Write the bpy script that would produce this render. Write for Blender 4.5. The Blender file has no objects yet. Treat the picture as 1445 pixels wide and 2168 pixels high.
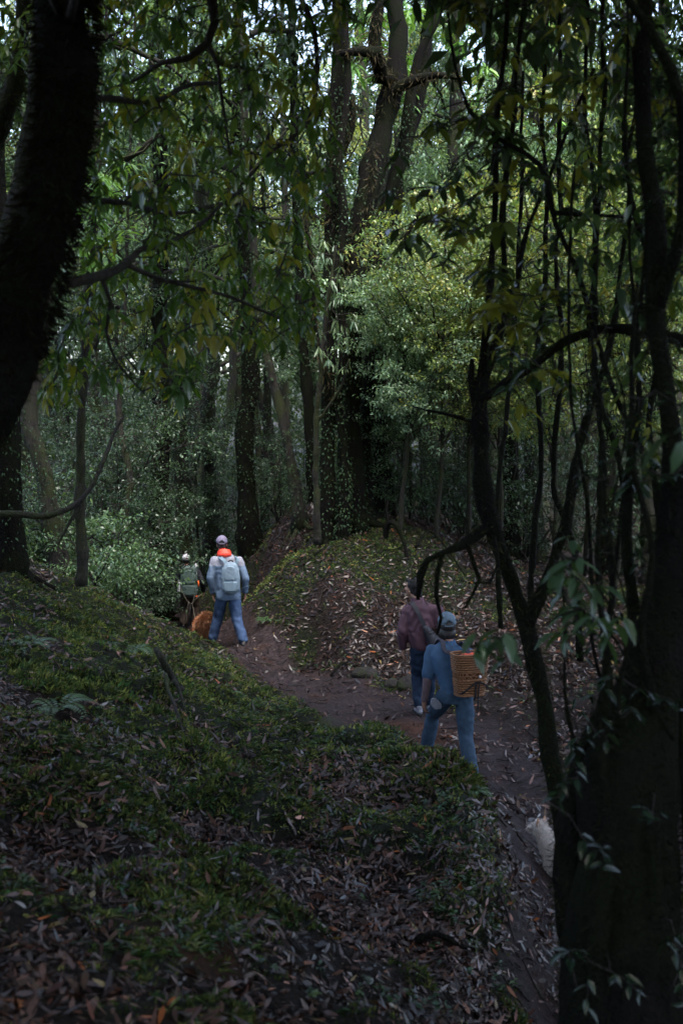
import bpy, bmesh, math, random
import numpy as np
from mathutils import Vector, Matrix

R = math.radians
scene = bpy.context.scene
COL = scene.collection

# ------------------------------------------------------------ camera
CAM_Z, PITCH, FPX = 3.55, R(4.68), 2408.0
cam_d = bpy.data.cameras.new('camera')
cam_d.sensor_fit = 'HORIZONTAL'
cam_d.sensor_width = 24.0
cam_d.lens = 24.0 * FPX / 1445.0
cam_d.clip_start = 0.1
cam_d.clip_end = 500
cam_d.dof.use_dof = True
cam_d.dof.focus_distance = 14.5
cam_d.dof.aperture_fstop = 3.2
cam = bpy.data.objects.new('camera', cam_d)
COL.objects.link(cam)
cam.location = (0, 0, CAM_Z)
cam.rotation_euler = (math.pi / 2 - PITCH, 0, 0)
scene.camera = cam

# ------------------------------------------------------------ sky and sun (overcast)
SUN_EL, SUN_AZ = R(67), R(160)          # azimuth measured from +Y towards +X
world = bpy.data.worlds.new('World')
scene.world = world
world.use_nodes = True
wn = world.node_tree.nodes
bg = wn['Background']
sky = wn.new('ShaderNodeTexSky')
sky.sky_type = 'NISHITA'
sky.sun_disc = False
sky.sun_elevation = SUN_EL
sky.sun_rotation = SUN_AZ
sky.air_density = 1.0
sky.dust_density = 3.5
sky.ozone_density = 2.0
hs = wn.new('ShaderNodeHueSaturation'); hs.inputs['Saturation'].default_value = .85     # cloud cover greys the sky
world.node_tree.links.new(sky.outputs[0], hs.inputs['Color'])
world.node_tree.links.new(hs.outputs[0], bg.inputs[0])
bg.inputs[1].default_value = 0.15
sun_d = bpy.data.lights.new('sun', 'SUN')
sun_d.energy = 1.0
sun_d.angle = R(35)
sun_d.color = (1.0, 0.97, 0.93)
sun = bpy.data.objects.new('sun', sun_d)
COL.objects.link(sun)
sd = Vector((math.sin(SUN_AZ) * math.cos(SUN_EL), math.cos(SUN_AZ) * math.cos(SUN_EL), math.sin(SUN_EL)))
sun.rotation_euler = sd.to_track_quat('Z', 'Y').to_euler()
sun.location = (0, 0, 40)

scene.view_settings.view_transform = 'Standard'
scene.view_settings.look = 'None'
scene.view_settings.exposure = 2.65
scene.view_settings.gamma = 1
scene.render.engine = 'CYCLES'
scene.cycles.max_bounces = 5
scene.cycles.diffuse_bounces = 1
scene.cycles.glossy_bounces = 2
scene.cycles.transmission_bounces = 4
scene.cycles.use_denoising = True
scene.cycles.caustics_reflective = False
scene.cycles.caustics_refractive = False
scene.cycles.sample_clamp_indirect = 4

# ------------------------------------------------------------ helpers
CP, SP = math.cos(PITCH), math.sin(PITCH)
def W(u, v, d):
    """world point seen at photograph coordinates (u,v) with world y = d"""
    xc = (u - 722.5) / FPX; yc = -(v - 1084.0) / FPX
    dy = CP + yc * SP; dz = -SP + yc * CP
    t = d / dy
    return Vector((xc * t, d, CAM_Z + dz * t))
def px2m(d):
    return d / FPX

def hash3(i, j, k, seed):
    n = (i.astype(np.int64) * 374761393 + j.astype(np.int64) * 668265263 + k.astype(np.int64) * 2147483647 + seed * 1274126177)
    n = (n ^ (n >> 13)) * 1274126177
    n = n & 0x7fffffff
    n = (n ^ (n >> 16)) * 2246822519
    n = n & 0x7fffffff
    return n / float(0x7fffffff)
def vnoise(P, seed=0):
    P = np.asarray(P, dtype=np.float64)
    i = np.floor(P); f = P - i; f = f * f * (3 - 2 * f)
    a, b, c = i[:, 0], i[:, 1], i[:, 2]
    out = 0
    for dx in (0, 1):
        wx = f[:, 0] if dx else 1 - f[:, 0]
        for dy in (0, 1):
            wy = f[:, 1] if dy else 1 - f[:, 1]
            for dz in (0, 1):
                wz = f[:, 2] if dz else 1 - f[:, 2]
                out = out + wx * wy * wz * hash3(a + dx, b + dy, c + dz, seed)
    return out * 2 - 1
def fbm(P, oct=4, seed=0):
    P = np.asarray(P, dtype=np.float64)
    s = 0; a = 1.0; t = 0
    for o in range(oct):
        s = s + a * vnoise(P * (2 ** o) + 17.3 * o, seed + o); t += a; a *= .5
    return s / t
def fbm2(x, y, sc, oct=4, seed=0):
    x = np.asarray(x, dtype=np.float64).ravel(); y = np.asarray(y, dtype=np.float64).ravel()
    return fbm(np.stack([x * sc, y * sc, np.zeros_like(x) + .5], 1), oct, seed)
def sstep(a, b, x):
    t = np.clip((x - a) / (b - a), 0, 1)
    return t * t * (3 - 2 * t)

class Buf:
    def __init__(s):
        s.v = []; s.f = []; s.c = []; s.n = 0
    def add(s, V, F, C=None):
        """V (n,3); F list of int arrays (m,k); C (n,3) or single colour"""
        V = np.asarray(V, dtype=np.float32).reshape(-1, 3)
        if not len(V): return
        s.v.append(V)
        for a in F:
            a = np.asarray(a, dtype=np.int64)
            if len(a): s.f.append(a + s.n)
        if C is None: C = (.1, .1, .1)
        C = np.asarray(C, dtype=np.float32)
        if C.ndim == 1: C = np.repeat(C[None], len(V), 0)
        s.c.append(C)
        s.n += len(V)
    def mesh(s, name, mat, smooth=True):
        me = bpy.data.meshes.new(name)
        V = np.concatenate(s.v)
        me.vertices.add(len(V)); me.vertices.foreach_set('co', V.ravel())
        tot = [np.full(len(a), a.shape[1], dtype=np.int32) for a in s.f]
        tot = np.concatenate(tot)
        idx = np.concatenate([a.ravel() for a in s.f]).astype(np.int32)
        st = np.concatenate([[0], np.cumsum(tot)[:-1]]).astype(np.int32)
        me.loops.add(len(idx)); me.loops.foreach_set('vertex_index', idx)
        me.polygons.add(len(tot)); me.polygons.foreach_set('loop_start', st)
        me.polygons.foreach_set('loop_total', tot)
        me.polygons.foreach_set('use_smooth', np.full(len(tot), smooth, dtype=bool))
        C = np.concatenate(s.c); C = np.concatenate([C, np.ones((len(C), 1), dtype=np.float32)], 1)
        at = me.attributes.new('col', 'FLOAT_COLOR', 'POINT')
        at.data.foreach_set('color', C.ravel())
        me.update(calc_edges=True)
        me.materials.append(mat)
        return me
    def obj(s, name, mat, parent=None, smooth=True):
        return link(name, s.mesh(name, mat, smooth), parent)
def link(name, me, parent=None):
    o = bpy.data.objects.new(name, me); COL.objects.link(o)
    if parent is not None:
        o.parent = parent
        o.matrix_parent_inverse = Matrix.Identity(4)
    return o
def tag(o, label, cat, group=None, kind=None):
    if label: o['label'] = label
    if cat: o['category'] = cat
    if group: o['group'] = group
    if kind: o['kind'] = kind
    return o
def thing(name, label, cat, loc=(0, 0, 0), rz=0, group=None):
    o = bpy.data.objects.new(name, None); COL.objects.link(o)
    o.empty_display_size = .2
    o.location = loc; o.rotation_euler = (0, 0, rz)
    return tag(o, label, cat, group)
def shift(buf, loc):
    """turn world coordinates in a buffer into coordinates relative to loc"""
    l = np.asarray(loc, dtype=np.float32)
    buf.v = [v - l for v in buf.v]
    return buf

# ------------------------------------------------------------ materials
def newmat(name):
    m = bpy.data.materials.new(name); m.use_nodes = True
    nt = m.node_tree
    return m, nt, nt.nodes['Principled BSDF']
def nd(nt, t, **kw):
    n = nt.nodes.new(t)
    for k, v in kw.items(): setattr(n, k, v)
    return n
def mixc(nt, fac, a, b, mode='MIX'):
    n = nd(nt, 'ShaderNodeMix', data_type='RGBA', blend_type=mode)
    for sock, val in ((0, fac), (6, a), (7, b)):
        if hasattr(val, 'links') or hasattr(val, 'is_linked'): nt.links.new(val, n.inputs[sock])
        elif sock == 0: n.inputs[0].default_value = val
        else: n.inputs[sock].default_value = (*val, 1) if len(val) == 3 else val
    return n.outputs[2]
def noise(nt, scale, detail=4, rough=.6, vec=None, out=0):
    n = nd(nt, 'ShaderNodeTexNoise'); n.inputs['Scale'].default_value = scale
    n.inputs['Detail'].default_value = detail; n.inputs['Roughness'].default_value = rough
    if vec is not None: nt.links.new(vec, n.inputs['Vector'])
    return n.outputs[out]
def ramp(nt, fac, stops):
    r = nd(nt, 'ShaderNodeValToRGB'); cr = r.color_ramp
    while len(cr.elements) < len(stops): cr.elements.new(.5)
    for e, (p, c) in zip(cr.elements, stops):
        e.position = p; e.color = (*c, 1) if len(c) == 3 else c
    nt.links.new(fac, r.inputs[0]); return r.outputs[0]
def bump(nt, bsdf, h, strength=.5, dist=.02):
    b = nd(nt, 'ShaderNodeBump'); b.inputs['Strength'].default_value = strength
    b.inputs['Distance'].default_value = dist
    nt.links.new(h, b.inputs['Height']); nt.links.new(b.outputs[0], bsdf.inputs['Normal'])
def objco(nt):
    return nd(nt, 'ShaderNodeTexCoord').outputs['Object']

def leaf_mat(name, rough=.35, trans=.35, spec=.5, tint=(1, 1, 1), var=.25, ttint=(1.5, 1.35, .5)):
    m, nt, b = newmat(name)
    at = nd(nt, 'ShaderNodeAttribute', attribute_name='col')
    oi = nd(nt, 'ShaderNodeObjectInfo')
    hsv = nd(nt, 'ShaderNodeHueSaturation')
    mr = nd(nt, 'ShaderNodeMapRange'); mr.inputs[3].default_value = 1 - var; mr.inputs[4].default_value = 1 + var
    nt.links.new(oi.outputs['Random'], mr.inputs[0]); nt.links.new(mr.outputs[0], hsv.inputs['Value'])
    nt.links.new(mixc(nt, 1.0, at.outputs['Color'], tint, 'MULTIPLY'), hsv.inputs['Color'])
    c = hsv.outputs[0]
    nt.links.new(c, b.inputs['Base Color'])
    b.inputs['Roughness'].default_value = rough
    b.inputs['Specular IOR Level'].default_value = spec
    tr = nd(nt, 'ShaderNodeBsdfTranslucent')
    nt.links.new(mixc(nt, 1.0, c, ttint, 'MULTIPLY'), tr.inputs[0])
    mx = nd(nt, 'ShaderNodeMixShader'); mx.inputs[0].default_value = trans
    nt.links.new(b.outputs[0], mx.inputs[1]); nt.links.new(tr.outputs[0], mx.inputs[2])
    nt.links.new(mx.outputs[0], nt.nodes['Material Output'].inputs[0])
    return m
M = {}
M['leaf_fg'] = leaf_mat('drooping_leaf', .22, .42, .9, ttint=(1.5, 1.5, .4), var=.1)
M['leaf_right'] = leaf_mat('broad_leaf', .24, .38, .85, var=.1)
M['leaf_bg'] = leaf_mat('canopy_leaf', .45, .36, .2, var=.3)
M['leaf_shrub'] = leaf_mat('shrub_leaf', .36, .32, .45, ttint=(1.3, 1.3, .6), var=.25)
M['ivy'] = leaf_mat('ivy_leaf', .7, .15, .1, var=.1)
M['moss_tuft'] = leaf_mat('moss_tuft', .8, .25, .15, ttint=(1.2, 1.2, .6), var=0)
M['litter'] = leaf_mat('dead_leaf', .38, .06, .38, ttint=(1.2, 1, .8), var=0)

def bark_mat(name, dark, light, moss, mossamt):
    m, nt, b = newmat(name)
    co = objco(nt)
    mp = nd(nt, 'ShaderNodeMapping'); mp.inputs['Scale'].default_value = (1, 1, .25)
    nt.links.new(co, mp.inputs[0])
    n1 = noise(nt, 18, 6, .7, mp.outputs[0])
    base = ramp(nt, n1, [(.3, dark), (.72, light)])
    n2 = noise(nt, 2.2, 5, .65, co)
    mk = ramp(nt, n2, [(.62 - mossamt * .4, (0, 0, 0)), (.72 - mossamt * .3, (1, 1, 1))])
    n3 = noise(nt, 60, 3, .6, co)
    mc = ramp(nt, n3, [(.3, tuple(x * .4 for x in moss)), (.75, tuple(x * 1.5 for x in moss))])
    nt.links.new(mixc(nt, mk, base, mc), b.inputs['Base Color'])
    b.inputs['Roughness'].default_value = .9
    b.inputs['Specular IOR Level'].default_value = .06 if 'dark' in name else .2
    ad = nd(nt, 'ShaderNodeMath', operation='ADD'); nt.links.new(n1, ad.inputs[0]); nt.links.new(n3, ad.inputs[1])
    bump(nt, b, ad.outputs[0], .9, .03)
    return m
M['bark'] = bark_mat('mossy_bark', (.007, .0065, .006), (.034, .030, .026), (.024, .030, .010), .45)
M['bark_dark'] = bark_mat('dark_mossy_bark', (.003, .0028, .0026), (.010, .009, .008), (.007, .009, .004), .5)
M['bark_pale'] = bark_mat('pale_bark', (.03, .026, .022), (.16, .14, .12), (.035, .045, .015), .3)
M['twig'] = bark_mat('twig_bark', (.012, .01, .009), (.04, .034, .03), (.025, .03, .012), .1)

def plain(name, col, rough=.8, spec=.3, nscale=30, amt=.25, bstr=.25, bdist=.01, weave=None, sheen=0):
    m, nt, b = newmat(name)
    co = objco(nt)
    n = noise(nt, nscale, 5, .6, co)
    c = ramp(nt, n, [(.25, tuple(x * (1 - amt) for x in col)), (.75, tuple(x * (1 + amt) for x in col))])
    nt.links.new(c, b.inputs['Base Color'])
    b.inputs['Roughness'].default_value = rough
    b.inputs['Specular IOR Level'].default_value = spec
    if sheen: b.inputs['Sheen Weight'].default_value = sheen
    bump(nt, b, n, bstr, bdist)
    return m

# ------------------------------------------------------------ leaf meshes (vectorised)
def unit(a):
    return a / np.maximum(np.linalg.norm(a, axis=-1, keepdims=True), 1e-9)
def leaves(buf, P, D, N, L, Wd, C, kind='mid', bend=.25, fold=.25):
    P = np.asarray(P, float); n = len(P)
    if not n: return
    D = unit(np.asarray(D, float)); N = np.asarray(N, float)
    S = unit(np.cross(D, N)); N = unit(np.cross(S, D))
    L = np.broadcast_to(np.asarray(L, float), (n,))[:, None]; Wd = np.broadcast_to(np.asarray(Wd, float), (n,))[:, None]
    C = np.asarray(C, float)
    if C.ndim == 1: C = np.repeat(C[None], n, 0)
    bd = np.broadcast_to(np.asarray(bend, float), (n,))[:, None]
    def pt(t, w, lift=0):
        return P + D * L * t * (1 - .25 * bd * t) + S * Wd * w - N * L * bd * t * t + N * Wd * lift
    if kind == 'full':
        V = [pt(0, 0), pt(.28, -.42, fold), pt(.28, 0), pt(.28, .42, fold), pt(.62, -.4, fold), pt(.62, 0), pt(.62, .4, fold), pt(1, 0)]
        T = [[0, 1, 2], [0, 2, 3], [4, 7, 5], [5, 7, 6]]; Q = [[1, 4, 5, 2], [2, 5, 6, 3]]
    elif kind == 'mid':
        V = [pt(0, 0), pt(.3, -.45, fold * .5), pt(.3, .45, fold * .5), pt(.66, -.36, fold * .5), pt(.66, .36, fold * .5), pt(1, 0)]
        T = [[0, 1, 2], [3, 5, 4]]; Q = [[1, 3, 4, 2]]
    else:
        V = [pt(0, 0), pt(.42, -.5, fold), pt(1, 0), pt(.42, .5, fold)]
        T = [[0, 1, 2], [0, 2, 3]]; Q = []
    k = len(V)
    VV = np.stack(V, 1).reshape(-1, 3)
    off = (np.arange(n) * k)[:, None]
    F = []
    for t in T: F.append(off + np.array(t)[None])
    for q in Q: F.append(off + np.array(q)[None])
    buf.add(VV, F, np.repeat(C, k, 0))

def smooth_poly(pts, rad, step=.15):
    """Catmull-Rom resample of points+radii"""
    P = np.array([list(p) for p in pts], float); r = np.array(rad, float)
    if len(P) == 2:
        P = np.stack([P[0], (P[0] + P[1]) / 2, P[1]]); r = np.array([r[0], (r[0] + r[1]) / 2, r[1]])
    Pe = np.concatenate([[2 * P[0] - P[1]], P, [2 * P[-1] - P[-2]]]); re = np.concatenate([[r[0]], r, [r[-1]]])
    out = []; ro = []
    for i in range(1, len(Pe) - 2):
        m = max(1, int(np.linalg.norm(Pe[i + 1] - Pe[i]) / step))
        for k in range(m):
            t = k / m
            a, b, c, d = Pe[i - 1], Pe[i], Pe[i + 1], Pe[i + 2]
            out.append(.5 * ((2 * b) + (-a + c) * t + (2 * a - 5 * b + 4 * c - d) * t * t + (-a + 3 * b - 3 * c + d) * t ** 3))
            ro.append(re[i] * (1 - t) + re[i + 1] * t)
    out.append(P[-1]); ro.append(r[-1])
    return np.array(out), np.array(ro)
def tube(buf, P, r, sides=8, rough=0, seed=0, C=None, nscale=3.0, cap=True):
    P = np.asarray(P, float); r = np.asarray(r, float); n = len(P)
    T = unit(np.gradient(P, axis=0))
    ref = np.array([0, 1, 0.01]) if abs(T[0][1]) < .9 else np.array([1, 0, 0.01])
    U = np.zeros_like(P); u = unit(np.cross(T[0], ref))
    for i in range(n):
        u = u - T[i] * np.dot(u, T[i]); u = u / max(np.linalg.norm(u), 1e-9); U[i] = u
    V = np.cross(T, U)
    a = np.arange(sides) * 2 * math.pi / sides
    dirs = U[:, None] * np.cos(a)[None, :, None] + V[:, None] * np.sin(a)[None, :, None]
    rr = np.repeat(r[:, None], sides, 1)
    if rough:
        q = (P[:, None] + dirs * rr[..., None]).reshape(-1, 3)
        rr = rr * (1 + rough * fbm(q * nscale / max(r.max(), .02) * .12, 3, seed).reshape(n, sides))
    X = (P[:, None] + dirs * rr[..., None]).reshape(-1, 3)
    i = np.arange(n - 1)[:, None] * sides; j = np.arange(sides)[None]; j2 = (j + 1) % sides
    F = np.stack([i + j, i + j2, i + sides + j2, i + sides + j], -1).reshape(-1, 4)
    fs = [F]
    if cap:
        fs.append(np.array([[(n - 1) * sides + k for k in range(sides)]]))
        fs.append(np.array([[k for k in range(sides)][::-1]]))
    buf.add(X, fs, C)
# ------------------------------------------------------------ terrain
ctrl = []
for u, v, d in [
    # left bank silhouette against the forest / path
    (0, 1190, 14), (90, 1210, 14.5), (180, 1250, 15), (330, 1312, 16), (400, 1350, 15.8), (455, 1400, 15.2), (520, 1450, 14.2),
    (560, 1500, 13), (620, 1545, 12.1), (700, 1580, 11.2), (850, 1602, 9.7), (930, 1630, 9.1), (1000, 1690, 8.7), (1040, 1780, 7.9), (1068, 1900, 7.2), (1095, 2050, 6.4),
    (1105, 2168, 5.9),
    # left bank face
    (800, 1700, 8.3), (700, 1900, 6.1), (600, 2168, 4.0), (900, 2168, 4.6), (300, 2168, 3.5), (0, 2168, 3.2), (0, 1900, 4.6),
    (0, 1600, 6.8), (0, 1400, 9.5), (0, 1270, 12), (300, 1900, 5.1), (300, 1600, 8.0), (300, 1450, 11), (500, 1600, 9.0), (500, 1750, 7.1),
    (150, 1350, 12), (850, 1850, 6.7), (650, 1680, 8.6),
    # mound behind the path
    (545, 1250, 18.6), (600, 1195, 19), (650, 1165, 19), (700, 1140, 19), (800, 1122, 19), (900, 1130, 19.5), (1000, 1165, 19.5), (1060, 1200, 20), (1200, 1232, 22),
    (700, 1280, 17), (850, 1280, 17.2), (620, 1330, 17.1), (980, 1290, 17),
]:
    ctrl.append(tuple(W(u, v, d)))
ctrl += [(.3, 15.2, .02), (.9, 15.4, .05), (1.5, 15.6, .12), (2.2, 15.8, .3), (2.8, 17, .45),
         (1.3, 5.2, .05), (1.25, 6.3, 0), (1.4, 7.4, 0), (1.6, 8.8, 0), (1.4, 10.5, 0), (1.5, 12, 0), (.75, 12.5, 0), (1.8, 6.4, .05), (-.2, 14.5, 0), (-1.1, 16.2, 0), (-1.8, 17.8, -.05),
         (-2.9, 20.5, -.55), (-4, 24, -1.0), (-6, 30, -1.2), (2.0, 10.6, .02), (1.9, 12.5, .03), (.9, 14, 0), (-.5, 16.8, .05),
         (-2.2, 17.4, 0), (-2.4, 18.2, -.15), (-2.0, 20.6, -.4), (-3.6, 20.2, -.5), (-4.6, 19.2, .5), (-5.5, 20, 1.1),
         (3, 9, .2), (3.2, 12, .12), (4, 16, .5), (5, 20, .7), (2.6, 7, .3), (1.9, 4.0, .75), (3, 5, .8), (3, 2, 1.3), (6, 8, 1.2), (7, 14, .9),
         (0, 0, 1.9), (-3, 0, 2.3), (2, 0, 1.5), (0, 2, 1.8), (-3, 3, 2.15), (-4, 7, 2.1), (-6, 10, 2.3), (-7, 15, 2.2), (-8, 20, 2.0), (-10, 28, 1.5),
         (-1.2, 21, 1.5), (.6, 21.5, 1.65), (2, 21.5, 1.45), (-1.5, 23.5, 1.2), (1, 25, 1.2), (4, 26, .6), (0, 35, .2), (8, 25, .8), (12, 35, .8), (-14, 40, 1.0), (0, 50, .5), (20, 20, 3), (-20, 15, 4),
         (-20, 50, 2), (20, 55, 2), (0, 90, 4), (60, 90, 8), (-60, 90, 8), (60, 0, 6), (-60, 0, 8), (0, -20, 2.5), (60, -30, 6), (-60, -30, 8), (-12, -10, 3), (12, -10, 2)]
ctrl = np.array(ctrl, float)
def tps_fit(X, z, lam=.002):
    n = len(X); d = np.linalg.norm(X[:, None] - X[None], axis=2)
    K = np.where(d > 0, d * d * np.log(np.maximum(d, 1e-9)), 0) + lam * np.eye(n)
    Pm = np.concatenate([np.ones((n, 1)), X], 1)
    A = np.zeros((n + 3, n + 3)); A[:n, :n] = K; A[:n, n:] = Pm; A[n:, :n] = Pm.T
    return np.linalg.solve(A, np.concatenate([z, np.zeros(3)]))
_w = tps_fit(ctrl[:, :2], ctrl[:, 2])
path_c = np.array([(1.5, 3.5), (1.4, 5.2), (1.32, 6.4), (1.5, 7.5), (1.65, 8.8), (1.45, 10.5), (.95, 12.5), (-.15, 14.5), (-1.1, 16.1), (-1.85, 17.9), (-2.9, 20.5), (-4, 24), (-6, 30)])
path_w = np.array([.3, .34, .36, .42, .6, .85, .9, .72, .55, .55, .5, .6, .6])
def path_mask(x, y):
    best = np.full(len(x), 1e9)
    for i in range(len(path_c) - 1):
        a, b = path_c[i], path_c[i + 1]; ab = b - a
        t = np.clip(((x - a[0]) * ab[0] + (y - a[1]) * ab[1]) / (ab @ ab), 0, 1)
        d = np.hypot(x - a[0] - ab[0] * t, y - a[1] - ab[1] * t) / (path_w[i] * (1 - t) + path_w[i + 1] * t)
        best = np.minimum(best, d)
    return 1 - sstep(.75, 1.25, best + .25 * fbm2(x, y, 1.6, 3, 5))
BUMPS = []
for u, v, d, r, h in [(690, 1650, 8.7, .36, .28), (880, 1560, 10.0, .45, .12), (760, 1575, 10.3, .45, .14), (980, 1680, 8.5, .38, .2), (900, 1650, 8.9, .4, .1),
                      (780, 1790, 7.3, .26, .15), (1010, 1780, 7.6, .34, .2), (1030, 1900, 6.9, .28, .12), (100, 1330, 12.5, .6, .18), (260, 1420, 11.5, .5, .15),
                      (420, 1500, 10.5, .5, .12), (870, 1175, 18.5, .5, .2), (180, 1650, 6.9, .35, .1), (740, 1225, 17.8, .6, .12), (930, 1240, 17.6, .45, .12),
                      (480, 1640, 8.3, .3, .1), (880, 1440, 14.4, .3, .1), (770, 1425, 15.0, .25, .09), (640, 1500, 12.9, .35, .08)]:
    p = W(u, v, d); BUMPS.append((p.x, p.y, r, h))
for u, v, d, r, h in [(860, 1720, 8.0, .3, -.2), (810, 1840, 6.9, .32, -.26), (740, 1930, 5.9, .34, -.26), (700, 2080, 4.8, .3, -.2), (620, 1780, 7.2, .26, -.2), (830, 1900, 6.2, .3, -.07),
                      (120, 1500, 8.6, .35, -.16), (330, 1560, 8.9, .3, -.15), (60, 1750, 5.6, .3, -.15), (420, 1720, 6.9, .28, -.12), (230, 1800, 5.7, .25, -.12), (520, 1830, 6.1, .25, -.1),
                      (200, 1720, 6.3, .3, .22), (400, 1600, 8.2, .3, .2), (330, 1880, 5.2, .25, .16), (540, 1720, 7.6, .28, .2), (480, 1900, 5.6, .25, .16), (60, 1600, 7.0, .35, .15), (930, 1740, 7.7, .3, .13), (1010, 1850, 7.0, .25, .12), (960, 1920, 6.4, .25, .08)]:
    p = W(u, v, d); BUMPS.append((p.x, p.y, r, h))
def H(x, y):
    x = np.atleast_1d(np.asarray(x, float)); y = np.atleast_1d(np.asarray(y, float))
    sh = x.shape; x = x.ravel(); y = y.ravel()
    z = _w[-3] + _w[-2] * x + _w[-1] * y
    for k in range(len(ctrl)):
        d2 = (x - ctrl[k, 0]) ** 2 + (y - ctrl[k, 1]) ** 2
        z = z + _w[k] * .5 * d2 * np.log(np.maximum(d2, 1e-12))
    for bx, by, r, h in BUMPS:
        z = z + h * np.exp(-((x - bx) ** 2 + (y - by) ** 2) / (r * r))
    pm = path_mask(x, y)
    z = z + (1 - .75 * pm) * (.13 * fbm2(x, y, .9, 3, 1) + (.16 - .05 * sstep(12, 15, y)) * fbm2(x, y, 2.9, 4, 2) + .06 * fbm2(x, y, 6.5, 3, 8))
    z = z + .018 * fbm2(x, y, 9, 3, 3) + .03 * pm * fbm2(x, y, 4.5, 3, 12)
    return z.reshape(sh)
def Hs(x, y): return float(H([x], [y])[0])
def moss_mask(x, y):
    pm = path_mask(x, y)
    m = .55 + .8 * fbm2(x, y, .8, 4, 31) + .3 * fbm2(x, y, 3.4, 4, 33) + .8 * fbm2(x, y, 2.9, 4, 2)
    xe = x - (-.12 * y)                        # left bank is mossiest
    m = m + .22 * sstep(.6, -1.5, x) * sstep(5.5, 8, y) * sstep(17, 14, y) - .25 * sstep(8, 5, y) * sstep(-1.5, .3, x)
    for bx, by, r, h in BUMPS:
        m = m + (.7 if h > 0 else -.7) * np.exp(-((x - bx) ** 2 + (y - by) ** 2) / (r * r))
    m = m - .22 * sstep(14.5, 15.5, y) * sstep(-1.8, -.8, x)
    m = m + .3 * np.exp(-((x + 1.0) ** 2 / .5 + (y - 18.3) ** 2 / 2)) + .15 * np.exp(-((x - .6) ** 2 / 3 + (y - 18.8) ** 2 / .5))
    m = m - .5 * sstep(1.4, 2.0, x) * sstep(8.5, 9.5, y) * sstep(17, 16, y)
    return np.clip(sstep(.38, .62, m), 0, 1) * (1 - pm)

def axis(lo, hi, dlo, dhi, fine, growth):
    a = list(np.arange(dlo, dhi, fine))
    s = fine; x = dhi
    while x < hi: a.append(x); s *= growth; x += s
    a.append(hi)
    s = fine; x = dlo - fine
    while x > lo: a.insert(0, x); s *= growth; x -= s
    a.insert(0, lo)
    return np.array(a)
gx = axis(-90, 90, -5, 4.2, .04, 1.07)
gy = axis(-40, 150, 2.6, 20.5, .045, 1.05)
X, Y = np.meshgrid(gx, gy)
Zg = H(X, Y)
nx, ny = len(gx), len(gy)
pmg = path_mask(X.ravel(), Y.ravel()); mmg = moss_mask(X.ravel(), Y.ravel())
V = np.stack([X.ravel(), Y.ravel(), Zg.ravel()], 1)
# attribute: r = path, g = moss, b = red clay
clay = sstep(-.02, .25, fbm2(X, Y, 1.1, 4, 51)) * (sstep(6.0, 4.8, Y.ravel()) * sstep(-1.1, -.3, X.ravel()) + .8 * sstep(.9, .5, np.hypot(X.ravel() - .75, (Y.ravel() - 12.2) * .7)))
A = np.stack([pmg, mmg, np.clip(clay, 0, 1)], 1)
ii = np.arange(ny - 1)[:, None] * nx; jj = np.arange(nx - 1)[None]
Q = np.stack([ii + jj, ii + jj + 1, ii + nx + jj + 1, ii + nx + jj], -1).reshape(-1, 4)
pf = pmg[Q].mean(1) > .5

def ground_mat():
    m, nt, b = newmat('forest_floor')
    at = nd(nt, 'ShaderNodeAttribute', attribute_name='col')
    sp = nd(nt, 'ShaderNodeSeparateColor'); nt.links.new(at.outputs['Color'], sp.inputs[0])
    co = objco(nt)
    n1 = noise(nt, 9, 8, .7, co); n2 = noise(nt, 45, 6, .7, co); n3 = noise(nt, 2.2, 5, .6, co)
    soil = ramp(nt, n2, [(.25, (.006, .0038, .003)), (.5, (.017, .0105, .008)), (.8, (.045, .028, .021))])
    mud = ramp(nt, n1, [(.25, (.020, .0135, .0140)), (.55, (.048, .034, .036)), (.8, (.092, .068, .068))])
    mud2 = mixc(nt, ramp(nt, n3, [(.52, (0, 0, 0)), (.7, (.6, .6, .6))]), mud, (.07, .034, .02))
    moss = ramp(nt, n2, [(.25, (.004, .006, .002)), (.55, (.011, .016, .005)), (.85, (.032, .04, .011))])
    cl = ramp(nt, n1, [(.3, (.04, .015, .007)), (.7, (.13, .052, .024))])
    c = mixc(nt, sp.outputs[1], soil, moss)
    c = mixc(nt, sp.outputs[0], c, mud2)
    c = mixc(nt, sp.outputs[2], c, cl)
    n5 = noise(nt, 26, 5, .7, co); c = mixc(nt, 1.0, c, ramp(nt, n5, [(.36, (.35, .32, .3)), (.5, (1, 1, 1))]), 'MULTIPLY')
    nt.links.new(c, b.inputs['Base Color'])
    b.inputs['Specular IOR Level'].default_value = .16; rg = nd(nt, 'ShaderNodeMapRange'); rg.inputs[3].default_value = .5; rg.inputs[4].default_value = .9
    nt.links.new(n1, rg.inputs[0]); nt.links.new(rg.outputs[0], b.inputs['Roughness'])
    ad = nd(nt, 'ShaderNodeMath', operation='ADD'); nt.links.new(n1, ad.inputs[0]); nt.links.new(n2, ad.inputs[1])
    bump(nt, b, ad.outputs[0], 1.0, .06)
    return m
M['ground'] = ground_mat()
def sub(faces, name):
    used = np.unique(faces); mp = np.zeros(len(V), int); mp[used] = np.arange(len(used))
    b = Buf(); b.add(V[used], [mp[faces]], A[used]); return b.obj(name, M['ground'])
tag(sub(Q[~pf], 'ground'), 'forest floor of banks and mounds', None, kind='structure')
tag(sub(Q[pf], 'path'), 'muddy footpath winding between the banks', None, kind='structure')

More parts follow.
